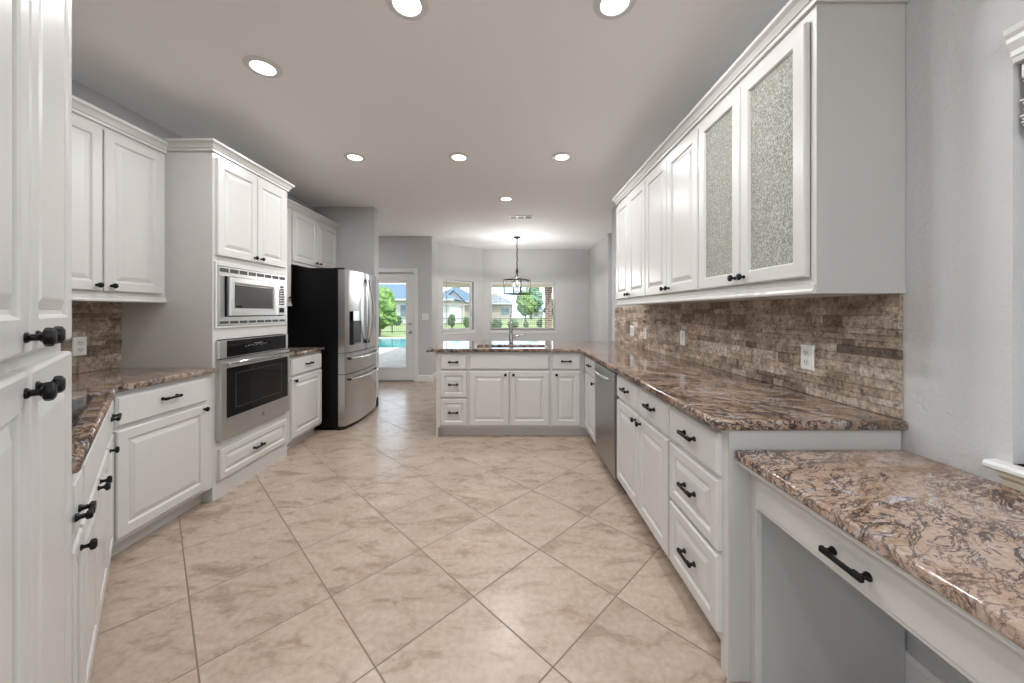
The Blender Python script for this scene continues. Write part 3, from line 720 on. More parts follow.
# ------------------------------------------------------------------ stone backsplash panels
def backsplash(name, L, z0, z1, seed, loc, rz, label, holes=()):
    random.seed(seed); mb = MB(); z = z0
    while z < z1 - .004:
        h = min(random.choice((.024, .034, .034, .048)), z1 - z); x = 0
        if z1 - (z + h) < .012: h = z1 - z
        while x < L - .001:
            w = min(random.uniform(.05, .24), L - x)
            if L - (x + w) < .03: w = L - x
            dep = random.uniform(.010, .019)
            if not any(x < h_[1] and x + w > h_[0] and z < h_[3] and z + h > h_[2] for h_ in holes): mb.box(x + .0004, x + w - .0004, -dep, 0, z + .0004, z + h - .0004, .0018)
            else: mb.box(x + .0004, x + w - .0004, -.010, 0, z + .0004, z + h - .0004)
            x += w
        z += h
    o = mb.build(name, 'stone_strip', None); o.location = loc; o.rotation_euler = (0, 0, rz)
    return tag(o, label, 'backsplash')
UB = 1.355
outl = [(4.36, 1.105), (3.93, 1.105), (2.92, 1.105), (1.643, 1.105)]
backsplash('stone_backsplash', 4.69 - 1.25, CT + .0005, UB, 7, (XR - .0005, 4.69, 0), -PI / 2, 'tan and brown split stone backsplash between the long counter and the wall cabinets')
backsplash('stone_backsplash', 2.43 - 1.56, CT + .0005, UB + .01, 11, (XL + .0005, 1.56, 0), PI / 2, 'brown split stone backsplash beside the oven tower behind the corner counter')
q = math.hypot(.9 + 2.66, 1.76)
backsplash('stone_backsplash', 1.50, CT + .0005, UB + .3, 13, (-1.575, .475, 0), PI * .75, 'split stone backsplash behind the cooktop')

def outlet(x, y, z, rz, label, rocker=False, dbl=False, d=.020):
    w = .115 if dbl else .072; h = .117
    t = thing('light_switch' if rocker else 'wall_outlet', label, 'switch' if rocker else 'outlet', (x, y, z), rz)
    MB().rings(-w / 2, w / 2, -h / 2, h / 2, [(0, -d + .006), (0, -d + .002), (.004, -d - .003), (.006, -d - .0035)]).build('cover_plate', 'white_plastic', t)
    if rocker:
        for cx in ((-.023, .023) if dbl else (0,)):
            mb = MB(); mb.prism_x([(-d - .0035, -.033), (-d - .0055, -.033), (-d - .010, .033), (-d - .0035, .033)], cx - .016, cx + .016); mb.build('rocker', 'trim_paint', t)
    else:
        for cz in (-.021, .021):
            r_ = MB().lathe([(.017, -d - .0035), (.017, -d - .0055), (.015, -d - .006)], 'y', 20, (0, 0, cz)).build('receptacle', 'trim_paint', t)
            mb = MB()
            for sx_ in (-.0065, .0065): mb.box(sx_ - .0014, sx_ + .0014, -d - .0066, -d - .0058, cz - .002, cz + .007)
            mb.lathe([(.0024, -d - .0058), (.0024, -d - .0066)], 'y', 8, (0, 0, cz - .008)); mb.build('slots', 'slot_dark', r_)
    return t
outlet(XR, 1.635, 1.083, -PI / 2, 'white double outlet on the stone backsplash closest to the desk')
outlet(XR, 2.83, 1.085, -PI / 2, 'white switch plate in the middle of the long stone backsplash', rocker=True)
outlet(XR, 3.62, 1.075, -PI / 2, 'white outlet plate on the stone backsplash under the far wall cabinets')
outlet(XR, 4.01, 1.08, -PI / 2, 'wide white switch plate at the peninsula end of the stone backsplash', rocker=True, dbl=True)
outlet(XL, 2.19, 1.08, PI / 2, 'white double outlet on the stone beside the oven tower')
outlet(-1.60, 6.645, 1.20, 0, 'white double light switch on the wall beside the patio door', rocker=True, dbl=True, d=.006)
outlet(1.75, 7.4, 1.08, -PI / 2, 'white light switch on the side wall of the breakfast nook', rocker=True, d=.006)

# ------------------------------------------------------------------ right wall cabinets
XU = 1.06; ZT = 2.372
spans = [(3.57, 2.79, 'white wall cabinet pair of solid doors farthest along the backsplash', False),
         (2.79, 2.00, 'white wall cabinet with solid doors beside the textured glass doors', False),
         (2.00, 1.247, 'white wall cabinet with two textured glass doors over the counter end', True)]
for y1, y0, lab, glass in spans:
    c = thing('wall_cabinet', lab, 'cabinet', (XU, y1, 0), FACE_W, 'wall cabinets above the long counter')
    w = y1 - y0; D = XR - XU - .002
    dx = [(.012, w / 2 - .002), (w / 2 + .002, w - .012)] if not glass else [(.008, w / 2 - .010), (w / 2 - .006, w - .022)]
    if not glass: dx = [(.008, w / 2 - .006), (w / 2 - .001, w - .004)]
    if glass:
        mb = MB(); t = .018
        for q in ((0, t, UB, ZT), (w - t, w, UB, ZT)): mb.box(q[0], q[1], .0205, D, q[2], q[3])
        mb.box(t, w - t, D - .01, D, UB, ZT); mb.box(t, w - t, .0205, D - .01, UB + .03, UB + .05); mb.box(t, w - t, .0205, D - .01, ZT - t, ZT)
        mb.build('body', 'cabinet_paint', c)
        face_frame(c, w, UB, ZT, [(.045, w / 2 - .02, UB + .085, ZT - .06), (w / 2 + .02, w - .055, UB + .085, ZT - .06)])
        for z in (1.66, 1.97): MB().box(t, w - t, .05, D - .012, z, z + .018).build('shelf', 'cabinet_paint', c)
        fw = .057
        for i, (a, b_) in enumerate(dx):
            dd = MB(); z0, z1 = 1.414, 2.318
            pr = [(0, 0), (0, -T + .006), (.002, -T + .0025), (.006, -T), (fw - .004, -T), (fw, -T + .004), (fw + .003, -T + .010), (fw + .003, 0)]
            dd.rings(a, b_, z0, z1, pr, cap=False, back=False)
            # back of the frame
            dd.box(a, a + fw, -.002, 0, z0, z1); dd.box(b_ - fw, b_, -.002, 0, z0, z1); dd.box(a + fw, b_ - fw, -.002, 0, z0, z0 + fw); dd.box(a + fw, b_ - fw, -.002, 0, z1 - fw, z1)
            dd = dd.build('door', 'cabinet_paint', c)
            MB().box(a + fw - .004, b_ - fw + .004, -.010, -.006, z0 + fw - .004, z1 - fw + .004).build('glass_pane', 'textured_glass', dd)
            knob(dd, b_ - .030 if i == 0 else a + .030, 1.447)
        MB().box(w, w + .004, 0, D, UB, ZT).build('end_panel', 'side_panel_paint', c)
    else:
        carcass(c, w, D, ZT - UB, 0, 0, UB); face_frame(c, w, UB, ZT)
        for i, (a, b_) in enumerate(dx):
            f = raised(c, a, b_, 1.414, 2.318, .058); knob(f, b_ - .032 if i == 0 else a + .032, 1.447)
    # bottom light rail and crown
    MB().prism_x([(0, UB), (-.012, UB), (-.014, UB + .008), (-.007, UB + .018), (-.007, UB + .030), (0, UB + .034)], 0, w).build('light_rail', 'cabinet_paint', c)
    path = [(0, 0), (w, 0)]
    if glass: path = [(0, 0), (w + .004, 0), (w + .004, D)]
    elif y1 > 3: path = [(0, D), (0, 0), (w, 0)]
    crown(c, path, ZT - .012)

# ------------------------------------------------------------------ desk
DZ = .812; XD = .832
k = slab('desk_countertop', round_corner([(.772, -.9), (1.368, -.9), (1.368, 1.2485), (.772, 1.2485)], {3}, .022), [], DZ - .034, DZ, .008, 'granite_desk')
tag(k, 'lower polished granite desk top under the window', 'countertop')
d = thing('desk', 'white built in desk with open knee space and a slim drawer', 'desk', (XD, 1.2485, 0), FACE_W)
mb = MB(); w = 2.0
mb.box(0, .030, 0, .02, 0, .622); mb.box(0, w, 0, .02, .622, DZ - .036)
mb.box(w - .032, w, 0, .02, 0, .622)
mb.build('frame', 'cabinet_paint', d)
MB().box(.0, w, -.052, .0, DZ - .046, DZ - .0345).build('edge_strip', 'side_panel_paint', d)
f = MB().rings(.04, .80, .634, .752, [(0, .0), (0, -.004), (.002, -.005)]).build('drawer', 'cabinet_paint', d)
pull(f, .374, .677, y=-.005, L=.114)
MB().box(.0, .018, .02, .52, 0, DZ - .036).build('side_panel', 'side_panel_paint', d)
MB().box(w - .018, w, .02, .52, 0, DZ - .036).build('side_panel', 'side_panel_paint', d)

# ------------------------------------------------------------------ left wall: base cabinet, oven tower, small base cabinet
XF2 = -2.03
c = thing('base_cabinet', 'white base cabinet with one drawer and one door beside the oven tower', 'cabinet', (XF2, 1.805, 0), FACE_E)
w = 2.428 - 1.805; carcass(c, w, .60, CH, topopen=True); face_frame(c, w, .10, CH)
f = slab_front(c, .018, .565, DR0, DR1); pull(f, .30, .79)
f = raised(c, .018, .565, DZ0, DZ1); knob(f, .535, .655)
# tower
TY0, TY1 = 2.43, 3.24; TW = TY1 - TY0
c = thing('oven_tower_cabinet', 'tall white cabinet holding the microwave and wall oven', 'cabinet', (XF2, TY0, 0), FACE_E)
mb = MB(); TD = .628; TT = 2.385
mb.box(0, .02, .0205, TD, 0, TT); mb.box(TW - .02, TW, .0205, TD, 0, TT); mb.box(.02, TW - .02, TD - .012, TD, 0, TT)
for z in (.35, 1.125, 1.635, TT - .02): mb.box(.02, TW - .02, .0205, TD - .012, z, z + .018)
mb.build('body', 'cabinet_paint', c)
face_frame(c, TW, 0, TT, [(.035, TW - .035, .392, 1.098), (.035, TW - .035, 1.200, 1.605)])
f = raised(c, .040, TW - .03, .125, .338, .045, 'drawer'); pull(f, TW / 2, .232)
f = raised(c, .022, .400, 1.68, 2.345); knob(f, .368, 1.712)
f = raised(c, .408, TW - .055, 1.68, 2.345); knob(f, .440, 1.712)
mb = MB()
for q in ((.014, .033, 1.175, 1.640), (TW - .033, TW - .014, 1.175, 1.640), (.033, TW - .033, 1.610, 1.640), (.033, TW - .033, 1.175, 1.193)): mb.box(q[0], q[1], -.010, 0, q[2], q[3], .003)
mb.build('opening_trim', 'cabinet_paint', c)
crown(c, [(0, .30), (0, 0), (TW, 0), (TW, .30)], TT - .004)

o = thing('wall_oven', 'stainless steel built in wall oven with dark glass door', 'oven', (XF2, TY0, 0), FACE_E)
MB().box(.040, TW - .040, -.004, .55, .394, 1.09).build('oven_box', 'black_enamel', o)
x0, x1 = .026, TW - .022
MB().rings(x0, x1, .964, 1.091, [(0, 0), (0, -.018), (.004, -.022)]).build('control_panel', 'steel_brushed_y', o)
MB().box(x0 + .07, x1 - .035, -.0235, -.021, .970, 1.086, .001).build('display_glass', 'dark_glass', o)
mb = MB()
for i in range(9): mb.box(.27 + i * .028, .285 + i * .028, -.0242, -.0236, 1.028 + (i % 3) * .004, 1.036 + (i % 3) * .004)
mb.box(.36, .46, -.0242, -.0236, 1.045, 1.052); mb.build('touch_symbols', 'logo_grey', o)
dr = MB().rings(x0, x1, .402, .958, [(0, 0), (0, -.030), (.004, -.036)]).build('door', 'steel_brushed_y', o)
MB().box(x0 + .050, x1 - .030, -.0375, -.035, .545, .895, .001).build('window_glass', 'oven_glass', dr)
mb = MB()
ym = -.0380
for q in ((x0 + .13, x0 + .135, .60, .85), (x1 - .12, x1 - .115, .60, .85), (x0 + .13, x1 - .115, .60, .603), (x0 + .13, x1 - .115, .847, .85)): mb.box(q[0], q[1], ym, -.0374, q[2], q[3])
mb.build('window_border', 'slot_dark', dr)
mb = MB(); mb.box(x0 + .02, x1 - .01, -.085, -.066, .913, .942, .006)
for x in (x0 + .045, x1 - .035): mb.box(x - .012, x + .012, -.070, -.034, .915, .940, .002)
mb.build('handle', 'steel_plain', dr, True)
MB().lathe([(.014, -.0362), (.014, -.0372)], 'y', 20, (TW * .55, 0, .475)).build('logo_badge', 'logo_grey', dr)

mw = thing('microwave', 'stainless steel microwave with vented trim kit above the oven', 'microwave', (XF2, TY0, 0), FACE_E)
MB().box(.06, TW - .06, .0, .45, 1.225, 1.58).build('microwave_box', 'black_enamel', mw)
x0, x1 = .034, TW - .030
mb = MB()
for q in ((x0, x0 + .055, 1.196, 1.608), (x1 - .04, x1, 1.196, 1.608), (x0 + .055, x1 - .04, 1.545, 1.608), (x0 + .055, x1 - .04, 1.196, 1.255)): mb.box(q[0], q[1], -.012, 0, q[2], q[3])
mb.build('trim_kit', 'steel_brushed_y', mw)
mb = MB(); nb = 8; bw = (x1 - x0 - .02) / nb
for zz, hh_ in ((1.570, .028), (1.207, .018)):
    mb = MB()
    for i in range(nb): mb.box(x0 + .012 + i * bw, x0 + .012 + (i + .86) * bw, -.0128, -.0118, zz, zz + hh_)
    mb.build('vent_slots', 'slot_dark', mw)
MB().box(x0 + .060, x1 - .042, -.020, -.012, 1.258, 1.542).build('door_gap_shade', 'black_plastic', mw)  # black box standing in for the shadow in the gap around the door
fx0, fx1 = x0 + .068, x1 - .046
MB().box(fx1 - .115, fx1, -.038, -.020, 1.262, 1.540, .003).build('control_panel', 'steel_plain', mw)
mb = MB(); mb.box(fx1 - .092, fx1 - .028, -.0388, -.0378, 1.352, 1.515); mb.box(fx1 - .092, fx1 - .028, -.0388, -.0378, 1.285, 1.325); pn = mb.build('keypad', 'dark_glass', mw)
mb = MB(); random.seed(3)
for r0 in range(7):
    for c0 in range(3):
        mb.box(fx1 - .086 + c0 * .019, fx1 - .074 + c0 * .019, -.0394, -.0388, 1.362 + r0 * .021, 1.372 + r0 * .021)
mb.build('keys', 'white_plastic', pn)
md = MB().rings(fx0, fx1 - .118, 1.262, 1.540, [(0, -.020), (0, -.036), (.004, -.040), (.038, -.040), (.052, -.034)]).build('door', 'steel_brushed_y', mw)
MB().box(fx0 + .055, fx1 - .118 - .055, -.0360, -.0335, 1.262 + .055, 1.540 - .055).build('window_glass', 'microwave_glass', md)
MB().box(fx0 + .065, fx0 + .115, -.0370, -.0360, 1.325, 1.337).build('logo', 'dark_glass', md)

# small base cabinet + its counter
c = thing('base_cabinet', 'small white base cabinet between the oven tower and the refrigerator', 'cabinet', (XF2, TY1 + .002, 0), FACE_E)
w = 3.815 - TY1 - .002; carcass(c, w, .60, CH, topopen=True); face_frame(c, w, .10, CH)
f = slab_front(c, .035, w - .02, DR0, DR1); pull(f, .30, .785)
f = raised(c, .035, w - .02, DZ0, DZ1); knob(f, .075, .652)
k = slab('granite_countertop', [(-2.0, TY1 + .002), (-2.0, 3.83), (-2.658, 3.83), (-2.658, TY1 + .002)], [], CH, CT, .010, 'granite')
tag(k, 'small granite countertop between the oven tower and the refrigerator', 'countertop')

# refrigerator
fr = thing('refrigerator', 'stainless steel french door refrigerator with black sides', 'refrigerator', (-1.89, 3.885, 0), FACE_E)
FW = .91
MB().box(0, FW, 0, .72, .03, 1.768, .004).build('body', 'black_enamel', fr)
MB().box(.02, FW - .02, -.02, .03, .0, .05).build('base_grille', 'black_plastic', fr)
def bulge(x): return .012 + .045 * (1 - (2 * x / FW - 1) ** 2)
def curved(x0, x1, z0, z1, name, mat='steel_brushed_z'):
    mb = MB(); n_ = 12; fr_, bk = [], []
    for i in range(n_ + 1):
        x = x0 + (x1 - x0) * i / n_; e = .010 if i in (0, n_) else 0
        y = -.075 - bulge(x) + e
        fr_.append((x, y)); 
    outl_ = fr_ + [(x1, -.008), (x0, -.008)]
    mb.prism(outl_, z0, z1)
    return mb.build(name, mat, fr, True)
hh = FW / 2
d1 = curved(.004, hh - .003, .845, 1.752, 'door'); d2 = curved(hh + .003, FW - .004, .845, 1.752, 'door')
w1 = curved(.004, FW - .004, .612, .838, 'drawer'); w2 = curved(.004, FW - .004, .045, .604, 'drawer')
for dd, sx_ in ((d1, -1), (d2, 1)):
    pts, cx = [], hh + sx_ * .028
    for i in range(17):
        t = i / 16; s_ = math.sin(PI * t)
        pts.append((cx + sx_ * .040 * s_, -.075 - bulge(cx) - .022 - .036 * s_, .93 + .74 * t))
    MB().tube(pts, .0115, 10).build('handle', 'steel_plain', dd, True)
    mb = MB()
    for z in (.94, 1.66): mb.box(cx - .014, cx + .014, -.075 - bulge(cx) - .028, -.070 - bulge(cx), z - .022, z + .022, .004)
    mb.build('handle_mount', 'black_plastic', dd)
for dd, z in ((w1, .775), (w2, .545)):
    pts = []
    for i in range(21):
        x = .07 + (FW - .14) * i / 20; pts.append((x, -.075 - bulge(x) - .018 - .034 * math.sin(PI * i / 20) ** .6, z))
    MB().tube(pts, .0125, 10).build('handle', 'steel_plain', dd, True)
    mb = MB()
    for x in (.078, FW - .078): mb.box(x - .018, x + .018, -.078 - bulge(x) - .02, -.070 - bulge(x), z - .014, z + .014, .004)
    mb.build('handle_mount', 'black_plastic', dd)
# dispenser
yb = -.075 - bulge(.17)
MB().box(.095, .305, yb - .018, yb + .03, .925, 1.30, .004).build('dispenser_frame', 'black_plastic', d1)
MB().box(.095, .305, yb - .021, yb + .02, 1.19, 1.30, .003).build('dispenser_panel', 'steel_plain', d1)
MB().box(.125, .295, yb - .026, yb - .006, .923, .94, .002).build('drip_tray', 'steel_dark', d1)
mb = MB()
for x in (.05, FW - .05): mb.box(x - .03, x + .03, -.06, .05, 1.752, 1.775, .004)
mb.build('hinge_cover', 'black_plastic', fr)

# ------------------------------------------------------------------ left wall cabinets
XU2 = -2.35; DL = XU2 - XL - .002
def left_upper(y0, y1, z0, doors, label, crown_path, fw=.055, TT=2.365):
    c = thing('wall_cabinet', label, 'cabinet', (XU2, y0, 0), FACE_E, 'wall cabinets on the oven wall')
    w = y1 - y0; carcass(c, w, DL, TT - z0, 0, 0, z0); face_frame(c, w, z0, TT)
    for a, b_, k_ in doors:
        f = raised(c, a, b_, z0 + .058 if z0 < 1.5 else z0 + .035, TT - .028, fw); knob(f, k_, (z0 + .09) if z0 < 1.5 else z0 + .07)
    MB().prism_x([(0, z0), (-.012, z0), (-.014, z0 + .008), (-.007, z0 + .018), (-.007, z0 + .030), (0, z0 + .034)], 0, w).build('light_rail', 'cabinet_paint', c)
    crown(c, crown_path(w), TT - .004)
    return c
left_upper(1.66, 2.428, 1.352, [(.015, .383, .350), (.390, .735, .424)], 'white two door wall cabinet over the corner counter beside the oven tower', lambda w: [(0, 0), (w, 0)])
left_upper(TY1 + .002, 3.815, 1.352, [(.03, .545, .505)], 'narrow white wall cabinet mostly hidden behind the oven tower', lambda w: [(0, 0), (w, 0)], TT=2.40)
left_upper(3.817, 4.808, 1.80, [(.006, .480, .445), (.490, .955, .525)], 'short white two door wall cabinet over the refrigerator', lambda w: [(0, 0), (w, 0)], TT=2.40)

# ------------------------------------------------------------------ diagonal cooktop run (front looks to +X+Y)
FD = PI * .75
CF = -.23
def dpt(y, off=0.0):            # point on the face plane x + y = CF at depth y, moved back by off
    s_ = off / math.sqrt(2); return (CF - y - s_, y - s_, 0)
def dloc(y): return dpt(y)
RT = math.sqrt(2)
c = thing('base_cabinet', 'narrow white base cabinet with drawer and door right against the pantry', 'cabinet', dloc(.888), FD, 'cooktop run base cabinets')
w = (1.01 - .888) * RT; carcass(c, w, .60, CH, topopen=True); face_frame(c, w, .10, CH)
f = slab_front(c, .010, w - .010, DR0, DR1); pull(f, w * .27, .764, L=.085)
f = raised(c, .010, w - .010, DZ0, DZ1, .04); knob(f, w - .065, .645)
c = thing('cooktop_cabinet', 'white two door base cabinet under the black cooktop', 'cabinet', dloc(1.01), FD, 'cooktop run base cabinets')
w = (1.588 - 1.01) * RT; carcass(c, w, .60, CH, topopen=True); face_frame(c, w, .10, CH)
slab_front(c, .012, w - .012, DR0, DR1, 'false_front')
f = raised(c, .012, w / 2 - .004, DZ0, DZ1); knob(f, w / 2 - .036, .655)
f = raised(c, w / 2 + .004, w - .012, DZ0, DZ1); knob(f, w / 2 + .036, .655)
c = thing('base_cabinet', 'narrow white base cabinet with drawer and door in the inside corner', 'cabinet', dloc(1.588), FD, 'cooktop run base cabinets')
w = (1.80 - 1.588) * RT - .004; carcass(c, w, .35, CH, topopen=True); face_frame(c, w, .10, CH)
f = slab_front(c, .010, w - .012, DR0, DR1); pull(f, w / 2, .785, L=.11)
f = raised(c, .010, w - .012, DZ0, DZ1, .045); knob(f, .045, .655)
# corner counter
ps = .888
def sl_pt(y): return (-.187 - y, y)
P2 = sl_pt(.915)
P2b = (P2[0] - .455, P2[1] - .455)
PB = (-1.10 - P2b[1] + .0, P2b[1])
outer = [(-2.0, 2.428), (-2.658, 2.428), (-2.658, 1.565), (P2b[0], P2b[1]), P2, (-2.0, 1.813)]
k = slab('granite_countertop', outer, [], CH, CT, .010, 'granite')
tag(k, 'angled granite countertop carrying the cooktop beside the pantry', 'countertop')
ct = thing('cooktop', 'black glass cooktop set in the angled granite counter', 'cooktop', (CF - 1.105 - .016, 1.105 - .016, CT), FD)
MB().box(0, .66, 0, .50, .0005, .007, .002).build('glass_top', 'dark_glass', ct)
for x, y, r_ in ((.14, .14, .07), (.14, .35, .095), (.48, .14, .095), (.48, .35, .07)):
    MB().lathe([(r_, .0072), (r_, .0078), (r_ - .004, .0078), (r_ - .004, .0072)], 'z', 32, (x, y, 0), caps=False).build('burner_ring', 'logo_grey', ct)

# pantry
pc = thing('pantry_cabinet', 'tall white pantry cabinet with two doors above two doors', 'cabinet', dloc(.245), FD)
w = (.885 - .245) * RT; PH = 2.62
carcass(pc, w, .60, PH, .10, .06); face_frame(pc, w, .10, PH)
sm = (.567 - .245) * RT
for a, b_, kx in ((.03, sm - .003, sm - .036), (sm + .003, w - .026, sm + .042)):
    f = raised(pc, a, b_, .125, 1.195, .060); knob(f, kx, 1.163)
    f = raised(pc, a, b_, 1.222, 2.50, .060); knob(f, kx, 1.250)
crown(pc, [(0, .5), (0, 0), (w, 0), (w, .5)], PH)

# ------------------------------------------------------------------ outdoors
GZ = -.10
struct(MB().box(-60, 60, 8.3, 90, GZ - .1, GZ - .03).build('ground', 'grass'))
struct(MB().box(-60, 60, -60, -5.7, GZ - .1, GZ - .03).build('ground_behind', 'light_bounce_paving'))  # unseen ground, kept pale to reflect sun through the rear windows
struct(MB().box(1.8, 60, -5.7, 6.2, GZ - .1, GZ - .03).build('ground_side', 'light_bounce_paving'))  # unseen ground, kept pale to reflect light up through the side windows
mb = MB(); mb.box(-9, 2.6, 6.9, 14.0, GZ - .03, GZ)
mb.box(-12, -9, 6.9, 20.0, GZ - .03, GZ) ; mb.box(-9, -3.2, 18.8, 19.6, GZ - .03, GZ); mb.box(-3.9, -3.2, 14.0, 18.8, GZ - .03, GZ)
pt = mb.build('patio_floor', 'patio_concrete'); struct(pt)
pw = MB().box(-9, -3.9, 14.0, 18.8, GZ - .028, GZ - .012).build('swimming_pool', 'pool_water'); tag(pw, 'turquoise swimming pool in the patio outside the glass door', 'pool')
# patio roof and brick columns
pr = MB(); pr.box(-3.0, 1.75, 8.35, 13.4, 2.36, 2.50); pr.box(-3.0, 1.75, 13.0, 13.4, 2.20, 2.36); pr = pr.build('patio_roof', 'soffit'); struct(pr)
def column(x, y, label):
    t = thing('brick_column', label, 'column', (x, y, GZ))
    w = .115; MB().box(-w, w, -w, w, .0, 2.18).build('shaft', 'column_brick', t)
    mb = MB(); mb.box(-w - .02, w + .02, -w - .02, w + .02, 2.10, 2.30); mb.build('capital', 'column_brick', t)
    MB().box(-w - .02, w + .02, -w - .02, w + .02, 0, .12).build('plinth', 'patio_concrete', t)
column(1.36, 13.2, 'slim brick patio column seen through the wide nook window')

# iron fence
fz = thing('iron_fence', 'thin dark iron fence with two rails across the lawn', 'fence', (0, 24, GZ - .03))
MB().box(-14, 14, -.015, .015, .95, .985).build('rail', 'rubber', fz); MB().box(-14, 14, -.015, .015, .62, .65).build('rail', 'rubber', fz); MB().box(-14, 14, -.015, .015, .10, .13).build('rail', 'rubber', fz)
mb = MB(); x = -14
while x < 14: mb.box(x - .006, x + .006, -.006, .006, 0, 1.0); x += .14
mb.build('pickets', 'rubber', fz)
for x in range(-14, 15, 2): MB().box(x * 1.0 - .03, x + .03, -.03, .03, 0, 1.08).build('post', 'rubber', fz)

def house(loc, w, d, h, roof_h, wallm, roofm, label, wins, hip=True, gable_front=None):
    t = thing('house', label, 'house', loc)
    MB().box(-w / 2, w / 2, 0, d, 0, h).build('walls', wallm, t)
    mb = MB(); o = .5; ins = d / 2 if hip else 0
    a = [(-w / 2 - o, -o, h), (w / 2 + o, -o, h), (w / 2 + o, d + o, h), (-w / 2 - o, d + o, h)]
    r1, r2 = (-w / 2 + ins, d / 2, h + roof_h), (w / 2 - ins, d / 2, h + roof_h)
    mb.poly([a[0], a[1], r2, r1]); mb.poly([a[1], a[2], r2]); mb.poly([a[2], a[3], r1, r2]); mb.poly([a[3], a[0], r1]); mb.poly(a)
    mb.build('roof', roofm, t)
    MB().box(-w / 2 - o, w / 2 + o, -o - .06, -o, h - .18, h + .02).build('fascia', 'house_white', t)
    for x, z, ww_, hh2 in wins:
        f = MB().box(x - ww_ / 2 - .08, x + ww_ / 2 + .08, -.05, .0, z - .08, z + hh2 + .08).build('window_frame', 'house_white', t)
        MB().box(x - ww_ / 2, x + ww_ / 2, -.07, -.05, z, z + hh2).build('window_pane', 'house_window', f)
    if gable_front:
        gx, gw, gh = gable_front
        mb = MB(); mb.prism_x([(0, 0)] * 0 or [(-1.2, 0), (-1.2, h), (0, h), (0, 0)], gx - gw / 2, gx + gw / 2)
        mb.poly([(gx - gw / 2, -1.2, h), (gx + gw / 2, -1.2, h), (gx, -1.2, h + gh)]); mb.build('gable_wall', 'house_white', t)
        mb = MB()
        mb.poly([(gx - gw / 2 - .3, -1.5, h - .1), (gx, -1.5, h + gh + .1), (gx, d / 2, h + gh + .1), (gx - gw / 2 - .3, d / 2, h - .1)])
        mb.poly([(gx + gw / 2 + .3, -1.5, h - .1), (gx, -1.5, h + gh + .1), (gx, d / 2, h + gh + .1), (gx + gw / 2 + .3, d / 2, h - .1)])
        mb.build('gable_roof', roofm, t)
    return t
house((-14.5, 41, GZ - .03), 15, 9, 2.9, 2.1, 'house_white', 'slate_blue_shingle', 'white house with a blue slate roof beyond the pool', [(-1.2, .9, .9, 1.3), (2.4, .9, 1.2, 1.3), (5, .9, .9, 1.3)])
house((-8.6, 52, GZ - .03), 7.6, 7, 3.0, 2.3, 'house_cream', 'slate_blue_shingle', 'house with blue roof and white gable seen through the narrow nook window', [(-2.6, 1, 1.0, 1.3), (3.0, 1, 1.0, 1.3)], gable_front=(0.4, 2.8, 1.4))
house((-3.1, 62, GZ - .03), 6.6, 6.4, 2.9, 1.9, 'house_cream', 'grey_shingle', 'cream house with a grey roof at the side of the wide window view', [(-2, .9, 1.4, 1.3), (2, .9, 1.4, 1.3)])

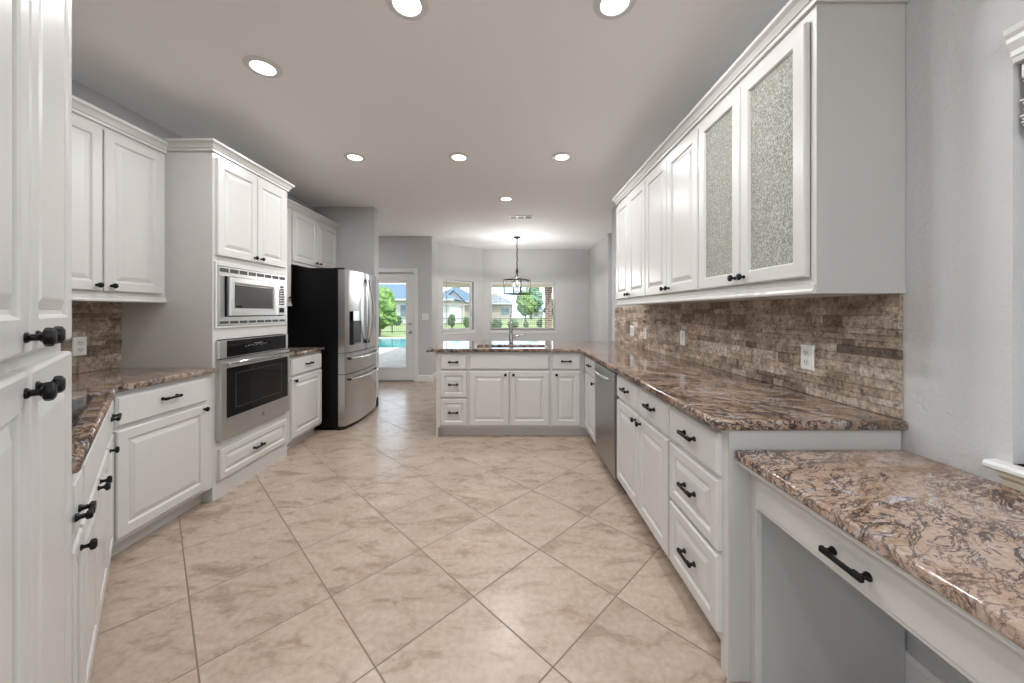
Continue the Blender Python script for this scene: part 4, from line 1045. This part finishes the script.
def blob_mb(mb, c, r, seed, squash=1.0, sub=4):
    random.seed(seed)
    vs = bmesh.ops.create_icosphere(mb.bm, subdivisions=sub, radius=1.0)['verts']
    ph = [random.uniform(0, 6.28) for _ in range(6)]
    for v_ in vs:
        n_ = v_.co.normalized(); q = 1 + .13 * math.sin(5 * n_.x + ph[0]) * math.cos(4 * n_.y + ph[1]) + .10 * math.sin(9 * n_.z + ph[2] + 5 * n_.x) + random.uniform(-.12, .12)
        v_.co = Vector((n_.x * r * q + c[0], n_.y * r * q + c[1], n_.z * r * squash * q + c[2]))
def tree(loc, h, r, mat, label, seed, name='tree', trunk=True, narrow=1.0, group='garden trees and shrubs'):
    t = thing(name, label, 'tree' if name == 'tree' else 'shrub', loc, 0, group)
    random.seed(seed); mb = MB()
    th = h * .12 if trunk else -.1
    n_ = 9 if trunk else 3
    rr = random.Random(seed)
    for i in range(n_):
        a = rr.uniform(0, 2 * PI); f = rr.uniform(0, .55) * r; z = th + (h - th) * rr.uniform(.25, .85)
        k_ = 1 - abs((z - th) / (h - th) - .45) * .7
        blob_mb(mb, (f * math.cos(a) * k_, f * math.sin(a) * k_, z), r * rr.uniform(.45, .62) * k_, seed * 31 + i, narrow)
    blob_mb(mb, (0, 0, th + (h - th) * .5), r * .75, seed * 7, min(1.6, (h - th) / (2 * r) * 1.1))
    mb.build('foliage', mat, t)
    MB().tube([(0, 0, 0), (.05, .02, th * .6 + .1), (0, 0, th + (h - th) * .5)], [h * .035, h * .028, h * .015], 8).build('trunk', 'bark', t, True)
    return t
g_ = GZ - .03
tree((-7.7, 20.8, g_), 3.0, 1.2, 'leaf_bright', 'bright green leafy young tree beside the pool', 2)
tree((-12.1, 38.0, g_), 1.1, .55, 'leaf_dark', 'round dark shrub by the white house behind the pool', 5, 'shrub', False)
tree((2.1, 54, g_), 4.6, 1.7, 'leaf_bright', 'light green tree behind the hanging lantern', 8)
tree((3.9, 72, g_), 6.8, 3.1, 'leaf_blue', 'large round grey green tree in the wide window view', 9)
tree((8.6, 76, g_), 4.0, 2.0, 'leaf_dark', 'low dark tree behind the brick column', 14)
for i, (x, y, h_, r_, lb) in enumerate(((-1.3, 31, .75, .62, 'rounded shrub on the lawn before the cream house'), (.12, 31, .75, .6, 'rounded shrub on the lawn behind the faucet'), (1.35, 33, .6, .32, 'small round shrub under the large tree'), (2.6, 33, .8, .32, 'small round shrub beside the brick column'),
                                       (-5.2, 31, 1.5, .42, 'pointed dark shrub in the middle of the narrow window view'), (-3.9, 31, 1.2, .35, 'dark shrub at the edge of the narrow window view'), (-6.6, 33, .9, .3, 'low dark shrub farther along the fence'))):
    tree((x, y, g_), h_, r_, 'leaf_dark', lb, 20 + i, 'shrub', False)
house((5.9, 86, GZ - .03), 3.4, 5, 1.7, 1.7, 'house_white', 'slate_blue_shingle', 'small pale far house beside the big round tree', [(0, .5, .8, .8)])
